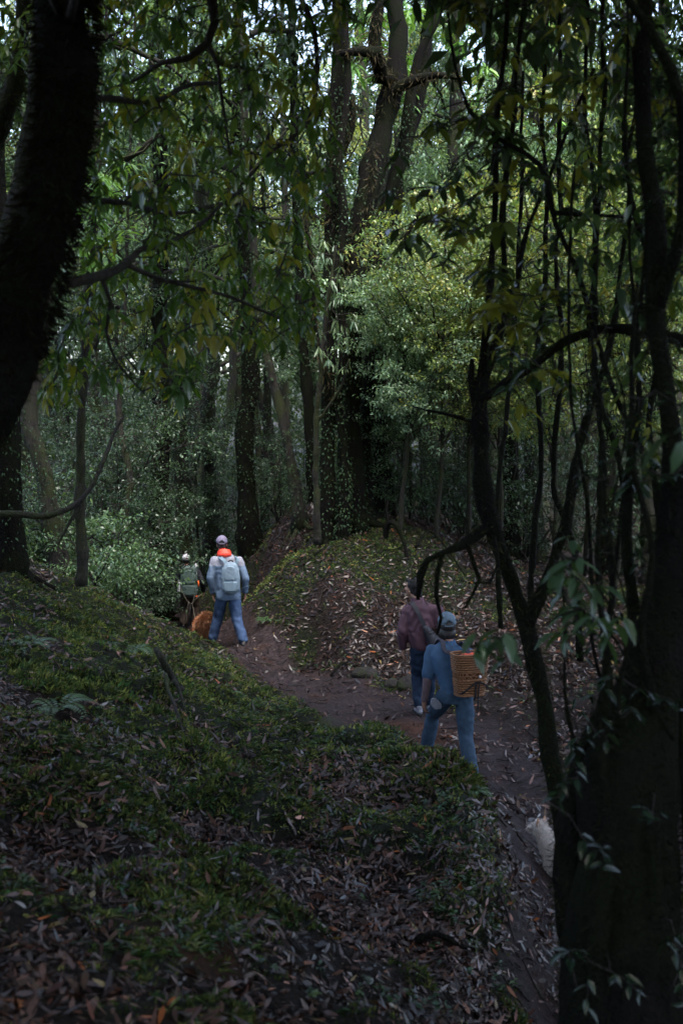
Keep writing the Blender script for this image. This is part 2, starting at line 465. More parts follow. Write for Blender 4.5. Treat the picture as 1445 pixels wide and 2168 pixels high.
# ------------------------------------------------------------ ground scatter
rs = np.random.RandomState(7)
def normals(x, y, e=.04):
    hx = (H(x + e, y) - H(x - e, y)) / (2 * e); hy = (H(x, y + e) - H(x, y - e)) / (2 * e)
    return unit(np.stack([-hx, -hy, np.ones_like(hx)], 1))
def scatter(n, ymin, ymax, pw=1.0, lo=-.40, hi=.40, pad=.6):
    y = ymin + (ymax - ymin) * rs.rand(n) ** pw
    x = y * (lo + (hi - lo) * rs.rand(n)) + (rs.rand(n) - .5) * pad
    return x, y
def pick(cols, n, jitter=.25):
    c = np.array(cols)[rs.randint(0, len(cols), n)]
    return c * (1 + jitter * (rs.rand(n, 1) - .5) * 2) * (1 + .12 * (rs.rand(n, 3) - .5))
# fallen leaves
LIT = [(0.0177, 0.0109, 0.0088), (0.0306, 0.0204, 0.0184), (0.0422, 0.0313, 0.0286), (0.0122, 0.0082, 0.0068), (0.0245, 0.0143, 0.0109), (0.0646, 0.049, 0.0435), (0.0082, 0.0061, 0.0054), (0.034, 0.0177, 0.0095), (0.0238, 0.0177, 0.0177), (0.019, 0.0136, 0.0143)]
lb = Buf()
for n, y0, y1, pw, L0 in ((150000, 2.6, 9, .85, .055), (210000, 7, 24, .85, .075), (9000, 18, 32, 1, .12)):
    x, y = scatter(n, y0, y1, pw)
    pm = path_mask(x, y); mm = moss_mask(x, y)
    dens = .22 + .78 * sstep(-.15, .3, fbm2(x, y, 1.7, 3, 61)); dens = dens * (.45 + .75 * sstep(.15, -.2, fbm2(x, y, 2.9, 4, 2))); dens = np.where(y > 14.2, .6 + .4 * dens, dens)
    cl_ = sstep(.0, .22, fbm2(x, y, 1.1, 4, 51)) * sstep(6.0, 4.8, y) * sstep(-1.1, -.3, x)
    keep = rs.rand(n) < dens * (1 - .8 * cl_) * (1 - .5 * mm) * (1 - np.where(x < 1.1, .84, np.where(y < 9.5, .62, .4)) * pm) * (1 - .3 * sstep(0, -.12, x / y) * sstep(16, 15, y) * sstep(5, 7, y))
    x, y = x[keep], y[keep]; k = len(x)
    N = normals(x, y); z = H(x, y)
    N = unit(N + rs.normal(0, .33, (k, 3)))
    a = rs.rand(k) * 6.283
    D = np.stack([np.cos(a), np.sin(a), np.zeros(k)], 1); D = unit(D - N * (D * N).sum(1, keepdims=True))
    L = L0 * (.55 + rs.rand(k)) * np.where(rs.rand(k) < .3, .55, 1.05)
    Pp = np.stack([x, y, z + .006 + .02 * rs.rand(k)], 1) - D * L[:, None] * .5
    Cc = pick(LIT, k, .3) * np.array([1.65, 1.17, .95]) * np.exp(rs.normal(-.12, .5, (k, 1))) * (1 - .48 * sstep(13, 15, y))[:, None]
    sp = rs.rand(k)
    Cc[sp < .012] = np.array((.2, .06, .015)) * (.6 + .6 * rs.rand((sp < .012).sum(), 1))
    Cc[(sp > .012) & (sp < .022)] = np.array((.14, .10, .03))
    Cc[(sp > .022) & (sp < .032)] = np.array((.17, .15, .14))
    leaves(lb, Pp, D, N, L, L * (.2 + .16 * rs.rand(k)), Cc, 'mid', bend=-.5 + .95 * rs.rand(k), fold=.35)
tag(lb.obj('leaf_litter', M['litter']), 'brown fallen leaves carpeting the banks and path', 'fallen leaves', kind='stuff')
# moss and low green growth
MOSS = [(.042, .064, .018), (.066, .092, .024), (.105, .125, .034), (.022, .036, .012), (.15, .165, .05), (.04, .085, .03)]
mb = Buf()
for n, y0, y1, pw, s in ((70000, 2.6, 9.5, .95, .028), (115000, 8, 23.5, .9, .04)):
    x, y = scatter(n, y0, y1, pw)
    mm = moss_mask(x, y) * (.35 + .65 * sstep(-.3, .3, fbm2(x, y, 2.6, 3, 71)))
    keep = rs.rand(n) < mm
    x, y = x[keep], y[keep]; k = len(x)
    N = normals(x, y); z = H(x, y)
    base = np.stack([x, y, z - .004], 1)
    shade = .75 + .5 * rs.rand(k, 1)
    Cc = pick(MOSS, k, .3) * shade * np.exp(.9 * fbm2(x, y, 2.2, 4, 75))[:, None]; s = s * (.75 + .6 * sstep(-.2, .5, fbm2(x, y, 1.1, 2, 76)))
    for q in range(5):
        D = unit(N * .9 + rs.normal(0, .75, (k, 3)) + np.array([0, 0, .3]))
        L = s * (.6 + 1.0 * rs.rand(k)); sk_ = (s * .35)[:, None]
        leaves(mb, base + rs.normal(0, 1, (k, 3)) * sk_ * np.array([1, 1, .2]), D, rs.normal(0, 1, (k, 3)), L, L * .28, Cc, 'simple', bend=.35, fold=0)
tag(mb.obj('moss', M['moss_tuft']), 'green moss cushions covering the banks', 'moss', kind='stuff')
# small leafy seedlings as ground cover
gb = Buf()
GC = [(.022, .05, .016), (.035, .075, .022), (.03, .07, .035), (.05, .085, .022)]
n = 13000; x, y = scatter(n, 4.2, 20, .9)
gm = sstep(-.05, .35, fbm2(x, y, 1.3, 3, 81)) * (1 - path_mask(x, y)) * (.35 + .65 * moss_mask(x, y)); keep = rs.rand(n) < gm
x, y = x[keep], y[keep]; k = len(x); z = H(x, y)
hgt = .02 + .07 * rs.rand(k); top = np.stack([x + rs.normal(0, .02, k), y + rs.normal(0, .02, k), z + hgt], 1)
Cc = pick(GC, k, .3)
for q in range(6):
    a = rs.rand(k) * 6.283
    D = np.stack([np.cos(a), np.sin(a), .1 + .4 * rs.rand(k)], 1); L = .022 + .022 * rs.rand(k)
    leaves(gb, top - np.array([0, 0, .01]) * q * .6, D, np.tile([0, 0, 1.], (k, 1)) + rs.normal(0, .3, (k, 3)), L, L * .5, Cc, 'mid', bend=.3)
leaves(gb, np.stack([x, y, z - .01], 1), top - np.stack([x, y, z], 1), np.tile([0, 1., 0], (k, 1)), hgt + .01, .004, Cc * .6, 'simple', bend=0)
x, y = scatter(26000, 3.0, 19, .9)
mm = moss_mask(x, y) * sstep(.1, -.02, x / y - .04) ; keep = rs.rand(len(x)) < mm * (.25 + .75 * sstep(-.1, .3, fbm2(x, y, 1.9, 3, 88)))
x, y = x[keep], y[keep]; k = len(x); base = np.stack([x, y, H(x, y)], 1); Cc = pick(GC + MOSS[:3], k, .35)
for q in range(6):
    a = rs.rand(k) * 6.283; D = np.stack([np.cos(a), np.sin(a), .2 + .9 * rs.rand(k)], 1); L = .035 + .05 * rs.rand(k)
    leaves(gb, base + rs.normal(0, .008, (k, 3)), D, np.tile([0, 0, 1.], (k, 1)) + rs.normal(0, .3, (k, 3)), L, L * .2, Cc * (.7 + .6 * rs.rand(k, 1)), 'simple', bend=.5, fold=.2)
tag(gb.obj('ground_cover', M['leaf_shrub']), 'small green seedlings growing among the moss', 'ground plants', kind='stuff')
# litter twigs
tb = Buf()
n = 1700; x, y = scatter(n, 3, 20, .9)
a = rs.rand(n) * 6.283; L = .06 + .2 * rs.rand(n)
for k in range(n):
    t = np.linspace(-.5, .5, 4)[:, None]
    xy = np.array([x[k], y[k]]) + t * L[k] * np.array([math.cos(a[k]), math.sin(a[k])]) + rs.normal(0, .01, (4, 2))
    zz = H(xy[:, 0], xy[:, 1]) + .012 + .02 * rs.rand()
    tube(tb, np.column_stack([xy, zz]), np.array([.003, .004, .003, .002]) * (1 + rs.rand()), 4, cap=False)
tag(tb.obj('twig_litter', M['twig']), 'thin dead twigs scattered over the forest floor', 'twigs', kind='stuff')
# ------------------------------------------------------------ trees
G_DARK = [(.032, .058, .028), (.042, .074, .034), (.046, .082, .046), (.03, .062, .034)]
G_MID = [(.07, .13, .055), (.08, .145, .06), (.07, .13, .075), (.095, .16, .055)]
G_YEL = [(.20, .25, .045), (.16, .22, .045), (.26, .24, .05), (.12, .19, .05)]
G_BLUE = [(.065, .12, .09), (.08, .14, .11), (.06, .11, .075)]
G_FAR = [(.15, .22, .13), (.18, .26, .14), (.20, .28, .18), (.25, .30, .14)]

def walk(r, p, d, L, rad, n=7, wander=.25, up=0.0, endr=.35):
    p = np.array(p, float); d = unit(np.array(d, float)); P = [p.copy()]
    for i in range(n):
        d = unit(d + r.normal(0, wander, 3) + np.array([0, 0, up])); p = p + d * L / n; P.append(p.copy())
    return np.array(P), np.linspace(rad, rad * endr, n + 1), d
def clumps(buf, r, C, rad, per, L, cols, kind='simple', droop=.5, flat=.6, wr=.38, jit=.3, bend=.3):
    C = np.asarray(C, float); n = len(C) * per
    if not n: return
    c = np.repeat(C, per, 0)
    off = r.normal(0, 1, (n, 3)); off = unit(off) * (r.rand(n, 1) ** .5) * rad * np.array([1, 1, flat])
    P = c + off
    D = unit(unit(off) * .6 + r.normal(0, .6, (n, 3)) + np.array([0, 0, -droop]))
    N = unit(np.array([0, 0, 1.]) + r.normal(0, .45, (n, 3)))
    col = np.array(cols)[r.randint(0, len(cols), len(C))]; col = np.repeat(col, per, 0)
    alt = np.array(cols)[r.randint(0, len(cols), n)]
    col = (col * .6 + alt * .4) * (1 + jit * (r.rand(n, 1) - .5) * 2)
    LL = L * (.6 + .7 * r.rand(n))
    leaves(buf, P, D, N, LL, LL * wr, col, kind, bend=bend, fold=.2)

def crown_unit(seed, h, reach, nl, nsub, per, L, cols, kind='simple', lower=1.0, matl='leaf_bg', clr=.34, droop=.5):
    r = np.random.RandomState(seed); bb = Buf(); lb = Buf(); tips = []
    for i in range(nl):
        z = h * (i + .3 + .5 * r.rand()) / nl; az = i * 2.4 + r.rand() * 1.2
        f = z / h; ln = reach * (1 - .55 * f) * (.7 + .5 * r.rand())
        P, rr, d = walk(r, (0, 0, z), (math.cos(az), math.sin(az), .25 + .5 * f), ln, .035 + .03 * (1 - f), 8, .22, .03)
        tube(bb, P, rr, 6, cap=False)
        for k in range(nsub):
            q = 2 + r.randint(0, 7); q = min(q, 8)
            d2 = unit(P[q] - P[q - 1] + r.normal(0, .6, 3)); l2 = ln * (.2 + .3 * r.rand())
            P2, r2, _ = walk(r, P[q], d2, l2, rr[q] * .6, 5, .3, .02)
            tube(bb, P2, r2, 4, cap=False)
            for t in (2, 3, 4, 5):
                if r.rand() < .85: tips.append(P2[t] + r.normal(0, .12, 3))
                if t > 2 and r.rand() < .5:
                    P3, r3, _ = walk(r, P2[t], r.normal(0, 1, 3), l2 * .5, .008, 3, .3)
                    tube(bb, P3, r3, 3, cap=False); tips.append(P3[-1]); tips.append(P3[-2])
    clumps(lb, r, tips, clr, per, L, cols, kind, droop)
    return bb.mesh('branches', M['bark']), lb.mesh('crown', M[matl])

def px_tube(buf, pts, sides=10, rough=.3, seed=1, nscale=3.0, step=.12):
    """pts: (u, v, width in photo px, distance)"""
    P = [W(u, v, d) for u, v, w, d in pts]; r = [w * .5 * px2m(d) for u, v, w, d in pts]
    P, r = smooth_poly(P, r, step)
    k = np.stack([fbm(P * 2.6 + 31 * j + seed, 2, 5) for j in range(3)], 1) * np.array([.032, .032, .012])
    P = P + k * np.clip(.035 / (r[:, None] + .012), .2, 1.2)
    tube(buf, P, r, sides, rough, seed, nscale=nscale)
    return P, r
def fuzz(buf, r, P, rad, dens, L, cols, down=.35, spread=.9, wr=.16, wm=.004):
    """moss fibres growing from a limb's surface"""
    seg = np.linalg.norm(np.diff(P, axis=0), axis=1)
    cnt = (seg * (rad[:-1] + .01) * 6.283 * dens).astype(int) + 1
    i = np.repeat(np.arange(len(seg)), cnt); n = len(i)
    t = r.rand(n, 1); p = P[i] * (1 - t) + P[i + 1] * t; T = unit(P[i + 1] - P[i])
    o = r.normal(0, 1, (n, 3)); o = unit(o - T * (o * T).sum(1, keepdims=True))
    base = p + o * rad[i][:, None] * .93
    D = unit(o * spread + r.normal(0, .4, (n, 3)) + np.array([0, 0, -down]))
    LL = L * (.4 + r.rand(n) ** 2 * 1.3)
    c = np.array(cols)[r.randint(0, len(cols), n)] * (.6 + .8 * r.rand(n, 1))
    leaves(buf, base, D, r.normal(0, 1, (n, 3)), LL, np.maximum(LL * wr, wm), c, 'simple', bend=.3, fold=0)
FUZZ = [(.015, .018, .007), (.03, .036, .010), (.04, .044, .012), (.02, .017, .008)]

# crown kits shared between trees
KIT = [crown_unit(11, 6.5, 3.2, 9, 4, 15, .13, G_DARK + G_MID, 'simple'),
       crown_unit(12, 7.5, 3.0, 9, 4, 15, .12, G_MID, 'simple'),
       crown_unit(13, 6.0, 3.2, 8, 4, 15, .13, G_DARK + G_BLUE, 'simple'),
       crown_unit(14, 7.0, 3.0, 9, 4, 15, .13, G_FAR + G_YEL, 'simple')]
DENSE = crown_unit(15, 5.5, 4.6, 14, 7, 40, .17, G_DARK + G_MID, 'simple', clr=.5)

def px_tree(name, label, pts, kit=0, kitz=5.5, seed=1, group=None, mat='bark', forks=(), extend=True, kscale=1.0, moss=0, ivy=0, pale=False, krz=0.0, cat='tree'):
    """tree whose trunk passes the given photograph points; first point is its foot"""
    P0 = W(pts[0][0], pts[0][1], pts[0][3]); gz = Hs(P0.x, P0.y)
    base = Vector((P0.x, P0.y, gz))
    P = [W(u, v, d) for u, v, w, d in pts]; rad = [w * .5 * px2m(d) for u, v, w, d in pts]
    P[0].z = gz - .15; rad[0] *= 1.15
    if extend:
        d = (P[-1] - P[-2]).normalized() * .7 + Vector((0, 0, .6)); t = P[-1].copy(); rr = rad[-1]
        ztop = max(t.z + 1, kitz + 6.5 * kscale + gz)
        k = 0
        while t.z < ztop and k < 8:
            t = t + d.normalized() * 1.5; rr *= .8; P.append(t.copy()); rad.append(rr); k += 1
    P, rad = smooth_poly(P, rad, .25)
    b = Buf(); tube(b, P, rad, 20, .6, seed, nscale=7)
    # buttress-like root flare
    r = np.random.RandomState(seed + 100)
    for i in range(5):
        a = i * 1.26 + r.rand(); q = []
        for t in (0, .5, 1.0):
            l = rad[0] * (1 + 1.5 * t); x, y = base.x + math.cos(a + .2 * t) * l * t * 1.2, base.y + math.sin(a + .2 * t) * l * t * 1.2
            q.append((x, y, Hs(x, y) + rad[0] * (.7, .15, -.12)[int(t * 2)]))
        tube(b, *smooth_poly(q, [rad[0] * .4, rad[0] * .22, rad[0] * .08], .1), 6, .2)
    for fp in forks:
        FP = [W(u, v, d) for u, v, w, d in fp]; fr = [w * .5 * px2m(d) for u, v, w, d in fp]
        FP, fr = smooth_poly(FP, fr, .2); tube(b, FP, fr, 8, .3, seed + 3, nscale=4)
        if moss:
            pass
    root = thing(name, label, cat, base, 0, group)
    shift(b, base).obj('trunk', M[mat], root)
    if moss:
        mb_ = Buf(); fuzz(mb_, r, P[P[:, 2] < 11], rad[P[:, 2] < 11], moss, .05, FUZZ)
        for fp in forks:
            FP = [W(u, v, d) for u, v, w, d in fp]; fr = [w * .5 * px2m(d) for u, v, w, d in fp]
            FP, fr = smooth_poly(FP, fr, .2); fuzz(mb_, r, FP, fr, moss * 2, .12, [(.03, .024, .012), (.045, .036, .016), (.02, .02, .008)], .8, .6, .12, .008)
        shift(mb_, base).obj('moss', M['moss_tuft'], root)
    if ivy or moss > 150:
        iv = Buf(); r9 = np.random.RandomState(seed + 7); k9 = P[:, 2] < 9; Pk, rk = P[k9], rad[k9]; nI = int((ivy or 14) * 60 * len(Pk) * .25 / 6 * (3.5 if moss > 150 else 5) * .7)
        q9 = r9.randint(0, len(Pk), nI); hot = fbm2(Pk[q9][:, 2] * 1.3, q9 * 0 + seed, 1.0, 2, seed) + .5 * r9.rand(nI) > .25
        q9 = q9[hot]; nI = len(q9); o9 = unit(r9.normal(0, 1, (nI, 3)) * np.array([1, 1, .15])); pos9 = Pk[q9] + o9 * (rk[q9][:, None] + .02 + .05 * r9.rand(nI, 1)) + r9.normal(0, .07, (nI, 3)) * np.array([0, 0, 1.5]) - o9 * .02
        L9 = .035 + .035 * r9.rand(nI); leaves(iv, pos9, unit(o9 * .7 + r9.normal(0, .4, (nI, 3)) + np.array([0, 0, -.6])), o9 + np.array([0, 0, .4]), L9, L9 * .4, np.array(G_DARK)[r9.randint(0, 4, nI)] * (.5 + .7 * r9.rand(nI, 1)), 'simple')
        shift(iv, base).obj('ivy', M['ivy'], root)
    if kit is not None:
        i = int(np.argmin(abs(P[:, 2] - gz - kitz))); c = P[i]
        for nm, me, in (('branches', KIT[kit][0]), ('crown', KIT[kit][1])):
            o = link(nm, me, root); o.location = (c[0] - base.x, c[1] - base.y, c[2] - base.z)
            o.rotation_euler = (0, 0, krz + seed * 1.7); o.scale = (kscale,) * 3
    return root

# --- the big trees on the mound
px_tree('mossy_tree', 'thick leaning mossy tree on top of the mound, forking toward the upper right', [(752, 1118, 74, 19.3), (742, 1000, 52, 19.3), (742, 800, 46, 19.3), (752, 600, 46, 19.3), (772, 430, 50, 19.4), (812, 260, 46, 19.6), (842, 120, 40, 19.8), (835, 0, 32, 20)],
        3, 11.5, 1, moss=260, kscale=.8, mat='bark_dark', forks=[[(812, 250, 30, 19.6), (830, 190, 26, 19.5), (870, 172, 22, 19.4), (925, 158, 14, 19.2), (990, 168, 9, 19)],
                                     [(830, 170, 28, 19.6), (806, 165, 30, 19.4), (800, 110, 26, 19.2), (760, 108, 20, 19), (722, 112, 12, 18.8)], [(806, 165, 22, 19.4), (790, 90, 26, 19.3), (800, 20, 22, 19.3), (810, -60, 14, 19.3)],
                                     [(742, 610, 30, 19.3), (710, 520, 26, 19.1), (706, 380, 24, 19), (740, 270, 20, 19), (742, 200, 16, 19)]])
px_tree('mossy_tree', 'straight dark tree just left of the leaning mound tree', [(692, 1122, 40, 18.8), (694, 950, 28, 18.8), (696, 700, 26, 18.9), (704, 450, 32, 19.1), (712, 200, 28, 19.2), (716, 0, 24, 19.3)], 1, 11.5, 2, moss=200, kscale=.7, mat='bark_dark')
px_tree('mossy_tree', 'dark ivy covered tree right behind the leaning mound tree', [(806, 1120, 50, 20.5), (800, 900, 40, 20.5), (800, 700, 42, 20.6), (815, 500, 40, 20.7), (850, 340, 34, 20.8), (886, 210, 28, 21), (905, 60, 22, 21.2)], 1, 11.5, 3, moss=160, kscale=.7, mat='bark_dark')
px_tree('mossy_tree', 'thin twisted mossy tree in front of the leaning mound tree', [(722, 1118, 28, 18.7), (730, 980, 19, 18.7), (716, 860, 17, 18.7), (728, 720, 16, 18.7), (712, 600, 15, 18.7), (728, 470, 20, 18.8), (716, 340, 18, 18.8), (735, 200, 16, 18.9), (730, 50, 14, 19)], 2, 11.5, 4, moss=260, kscale=.6, mat='bark_dark',
        forks=[[(716, 860, 16, 18.7), (690, 800, 12, 18.6), (668, 700, 10, 18.5), (660, 560, 9, 18.4), (640, 430, 7, 18.4)], [(712, 600, 15, 18.7), (745, 520, 12, 18.6), (780, 430, 10, 18.5), (790, 300, 8, 18.5)]])
px_tree('mossy_tree', 'dark bending tree at the right side of the mound trunks', [(778, 1120, 44, 19.8), (770, 980, 32, 19.8), (776, 840, 30, 19.8), (792, 700, 30, 19.8), (786, 600, 28, 19.8), (806, 470, 26, 19.9), (846, 340, 24, 20), (862, 240, 22, 20), (885, 120, 18, 20), (930, 20, 14, 20)], 0, 11.5, 6, moss=260, kscale=.6, mat='bark_dark',
        forks=[[(792, 700, 18, 19.8), (830, 610, 12, 19.7), (850, 520, 10, 19.6), (900, 430, 7, 19.5)]])
# --- trunks of the left middle distance
spec = [
    (345, 1250, 46, 22, [(338, 1000, 40), (342, 850, 38), (338, 700, 34), (340, 400, 30), (330, 100, 26)], 0, 'broad dark trunk left of the white-capped hiker'),
    (392, 1180, 36, 24, [(384, 1000, 30), (380, 850, 30), (392, 700, 26), (420, 450, 22), (430, 150, 18)], 1, 'dark trunk rising behind the white-capped hiker'),
    (448, 1180, 34, 25, [(445, 1000, 26), (440, 850, 30), (452, 760, 26), (440, 500, 22), (450, 100, 18)], 2, 'trunk seen just left of the grey cap'),
    (528, 1190, 48, 22, [(520, 1000, 38), (518, 880, 36), (532, 820, 34), (520, 600, 30), (505, 300, 26), (500, 0, 22)], 1, 'stout dark trunk behind the man with the red hood'),
    (475, 1150, 22, 28, [(468, 1000, 18), (480, 900, 18), (492, 800, 16), (500, 500, 14)], 3, 'thin crooked trunk beside the stout dark one'),
    (640, 1160, 40, 20.5, [(632, 1080, 28), (612, 960, 24), (590, 850, 22), (560, 740, 22), (540, 560, 20), (520, 300, 18)], 2, 'trunk leaning left from the foot of the mound'),
    (668, 1135, 34, 21.5, [(660, 1000, 24), (652, 850, 24), (640, 700, 20), (628, 450, 18), (620, 150, 16)], 0, 'slim trunk between the leaning trunk and the mound trees'),
    (212, 1230, 34, 21, [(210, 1000, 26), (200, 850, 28), (190, 650, 24), (200, 350, 20), (210, 100, 18)], 2, 'trunk rising from the left bank behind the shrubs'),
    (130, 1180, 50, 17, [(95, 1000, 34), (60, 900, 36), (75, 780, 34), (95, 600, 30), (90, 400, 26)], 0, 'crooked mossy trunk at the far left of the bank'),
    (20, 1150, 80, 13.5, [(14, 1000, 58), (18, 880, 52), (10, 760, 50), (5, 600, 46), (-10, 300, 40)], 2, 'broad black trunk at the left edge of the picture'),
    (285, 1240, 30, 19, [(262, 1130, 18), (275, 1020, 16), (262, 950, 14), (250, 850, 12), (262, 700, 10)], 1, 'slim tree amid the dark shrubs left of the hikers'),
    (600, 1190, 24, 27, [(604, 1000, 18), (598, 850, 16), (606, 600, 14), (600, 300, 12)], 3, 'pale distant trunk behind the leaning trunk'),
    (562, 1170, 22, 29, [(560, 1000, 16), (566, 850, 15), (560, 600, 13)], 3, 'farthest thin trunk right of the stout dark one'),
    (910, 1130, 40, 23, [(905, 1000, 30), (912, 850, 28), (930, 650, 26), (955, 400, 22), (960, 200, 18)], 1, 'trunk behind the bright shrub on the mound'),
    (980, 1160, 36, 25, [(975, 1000, 28), (968, 850, 26), (960, 600, 24), (975, 380, 22), (965, 150, 18)], 2, 'dark trunk right of the bright shrub'),
    (1078, 1190, 46, 22.5, [(1080, 1000, 34), (1076, 850, 32), (1082, 600, 28), (1090, 300, 24)], 0, 'ivy clad trunk right of the mound'),
    (1132, 1200, 44, 23.5, [(1128, 1000, 36), (1135, 850, 32), (1120, 600, 28), (1130, 300, 24)], 2, 'second ivy clad trunk right of the mound'),
    (1205, 1220, 30, 26, [(1210, 1000, 24), (1200, 850, 22), (1215, 600, 20), (1220, 300, 18)], 3, 'far trunk seen between the dark saplings'),
    (1290, 1230, 46, 21, [(1285, 1000, 34), (1300, 850, 34), (1290, 600, 28), (1310, 300, 24)], 0, 'trunk behind the arched mossy branch'),
    (1385, 1240, 50, 19, [(1380, 1000, 38), (1370, 800, 36), (1390, 500, 30), (1400, 200, 26)], 1, 'dark trunk at the right edge behind the saplings'),
    (855, 1125, 30, 26, [(850, 1000, 22), (856, 850, 20), (846, 600, 18)], 3, 'faint trunk between the mound trees and the bright shrub'),
]
for i, (u, v, w, d, pts, kit, lab) in enumerate(spec):
    px_tree('forest_tree', lab, [(u, v, w, d)] + [(a, b, c, d + .1 * j) for j, (a, b, c) in enumerate(pts)], kit, 5.6 + .5 * (i % 5), 20 + i,
            mat='bark' if i % 3 else 'bark_dark', moss=90 if d < 23 else 0, kscale=(.95 if u < 660 and d < 26 else .65) + .1 * (i % 3), ivy=(10 if d < 26 else 0))

# --- generic trees farther back and to the sides, beyond what the trunks above show
def gen_trunk(seed, Ht, r0):
    r = np.random.RandomState(seed); P, rr, _ = walk(r, (0, 0, -.3), (0, 0, 1), Ht, r0, 14, .09, .12, .3)
    P, rr = smooth_poly(P, rr, .3); rr[0] *= 1.5; rr[1] *= 1.2
    b = Buf(); tube(b, P, rr, 9, .3, seed, nscale=5)
    for k in range(3):
        q = len(P) // 3 + r.randint(0, len(P) // 3); Pb, rb, _ = walk(r, P[q], (r.normal(), r.normal(), 1.2), 3.2, rr[q] * .6, 7, .22, .1)
        tube(b, Pb, rb, 6, .2, seed)
    return b.mesh('trunk', M['bark']), P
TR = [gen_trunk(s, 13, .16 + .03 * (s % 3)) for s in (41, 42, 43, 44)]
def place_tree(x, y, k, rz, sc, label, group, kz=5.0, name='forest_tree', kit=None):
    kit = kit or KIT[k % 4]
    root = thing(name, label, 'tree', (x, y, Hs(x, y)), rz, group); root.scale = (sc,) * 3
    me, P = TR[k % 4]; link('trunk', me, root)
    i = int(np.argmin(abs(P[:, 2] - kz)))
    for nm, m2 in (('branches', kit[0]), ('crown', kit[1])):
        o = link(nm, m2, root); o.location = tuple(P[i])
    return root
rt = np.random.RandomState(5)
n = 0
for y in np.arange(31, 45, 2.6):
    for u in np.arange(-120, 1600, 150):
        uu = u + rt.rand() * 130; yy = y + rt.rand() * 2.2
        x = (uu - 722) / FPX * yy
        if rt.rand() < .18: continue
        # the low notch of the gully keeps a little more light
        place_tree(x, yy, n, rt.rand() * 6.28, .95 + .4 * rt.rand(), 'distant forest tree among many alike, dim trunk behind the mound and gully', 'distant forest trees', 4.4 + 2.5 * rt.rand())
        n += 1
for x, y in [(-5.5, 6.5), (4.8, 9.6), (-5.2, 12.2), (-8.5, 11), (-6.2, 1.5), (-9, 16), (4.8, 7.0), (5.6, 2.0), (-3.5, .2), (3.3, .4), (1.6, -1.2), (-2.4, -2.6), (2.6, -2.8), (0, -7), (-5.5, -4), (5.5, -4), (-9, 5), (9, 5)]:  # unseen trees added so their crowns darken the foreground
    place_tree(x, y, n, rt.rand() * 6.28, 1.0 + .0 * y, 'unseen dense tree added beside the viewpoint to shade the foreground', 'unseen shading trees around the viewpoint', 5.6, kit=DENSE)
    n += 1
# --- far-off wood read as one mass
fb = Buf(); rf = np.random.RandomState(9)
nC = 8000
ang = (rf.rand(nC) - .5) * 1.05; dist = 44 + 22 * rf.rand(nC)
cx, cy = np.sin(ang) * dist, np.cos(ang) * dist
cz = H(cx, cy) + 21.0 * rf.rand(nC) ** .95 * (.8 + .4 * fbm2(cx, cy, .12, 2, 3))
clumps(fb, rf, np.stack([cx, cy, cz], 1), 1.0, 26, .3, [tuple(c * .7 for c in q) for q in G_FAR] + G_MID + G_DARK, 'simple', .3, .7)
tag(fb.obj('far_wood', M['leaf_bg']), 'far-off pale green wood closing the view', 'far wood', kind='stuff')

# --- understory shrubs with small leaves
def shrub_unit(seed, h, reach, ns, per, L, cols, matl='leaf_shrub', clr=.16, kind='simple'):
    r = np.random.RandomState(seed); bb = Buf(); lb_ = Buf(); tips = []
    for i in range(ns):
        az = r.rand() * 6.28
        P, rr, d = walk(r, (r.normal(0, .08), r.normal(0, .08), -.05), (math.cos(az) * .55, math.sin(az) * .55, 1), h * (.7 + .4 * r.rand()), .016, 8, .18, .05)
        tube(bb, P, rr, 5, cap=False)
        for q in range(2, 9):
            for s_ in range(2):
                a2 = r.rand() * 6.28
                P2, r2, _ = walk(r, P[q], (math.cos(a2), math.sin(a2), .15), reach * (.35 + .5 * r.rand()), .007, 6, .22, .01)
                tube(bb, P2, r2, 3, cap=False)
                for t in range(2, 7): tips.append(P2[t])
    clumps(lb_, r, tips, clr, per, L, cols, kind, .35, .45, .42, bend=.25)
    return bb.mesh('branches', M['twig']), lb_.mesh('foliage', M[matl])
G_PALE = [(.14, .23, .13), (.12, .21, .13), (.17, .25, .13)]
SH = [shrub_unit(61, 2.2, 1.1, 7, 9, .062, G_MID[:1] + G_DARK, kind='mid'),
      shrub_unit(62, 2.8, 1.2, 7, 9, .066, G_DARK, kind='mid'),
      shrub_unit(63, 2.4, 1.1, 7, 11, .07, G_YEL + G_MID, kind='mid'),
      shrub_unit(64, 1.2, .7, 6, 9, .055, G_MID, kind='mid'),
      shrub_unit(65, 2.3, 1.1, 7, 12, .075, G_PALE, kind='mid')]
def shrub(x, y, k, rz, sc, label, group=None, dz=0, name='shrub', tilt=(0, 0)):
    root = thing(name, label, 'shrub', (x, y, Hs(x, y) + dz), rz, group); root.scale = (sc,) * 3
    root.rotation_euler = (tilt[0], tilt[1], rz)
    link('branches', SH[k][0], root); link('foliage', SH[k][1], root)
    return root
def shrub_px(u, d, *a, **k):
    return shrub((u - 722.5) / FPX * d, d, *a, **k)
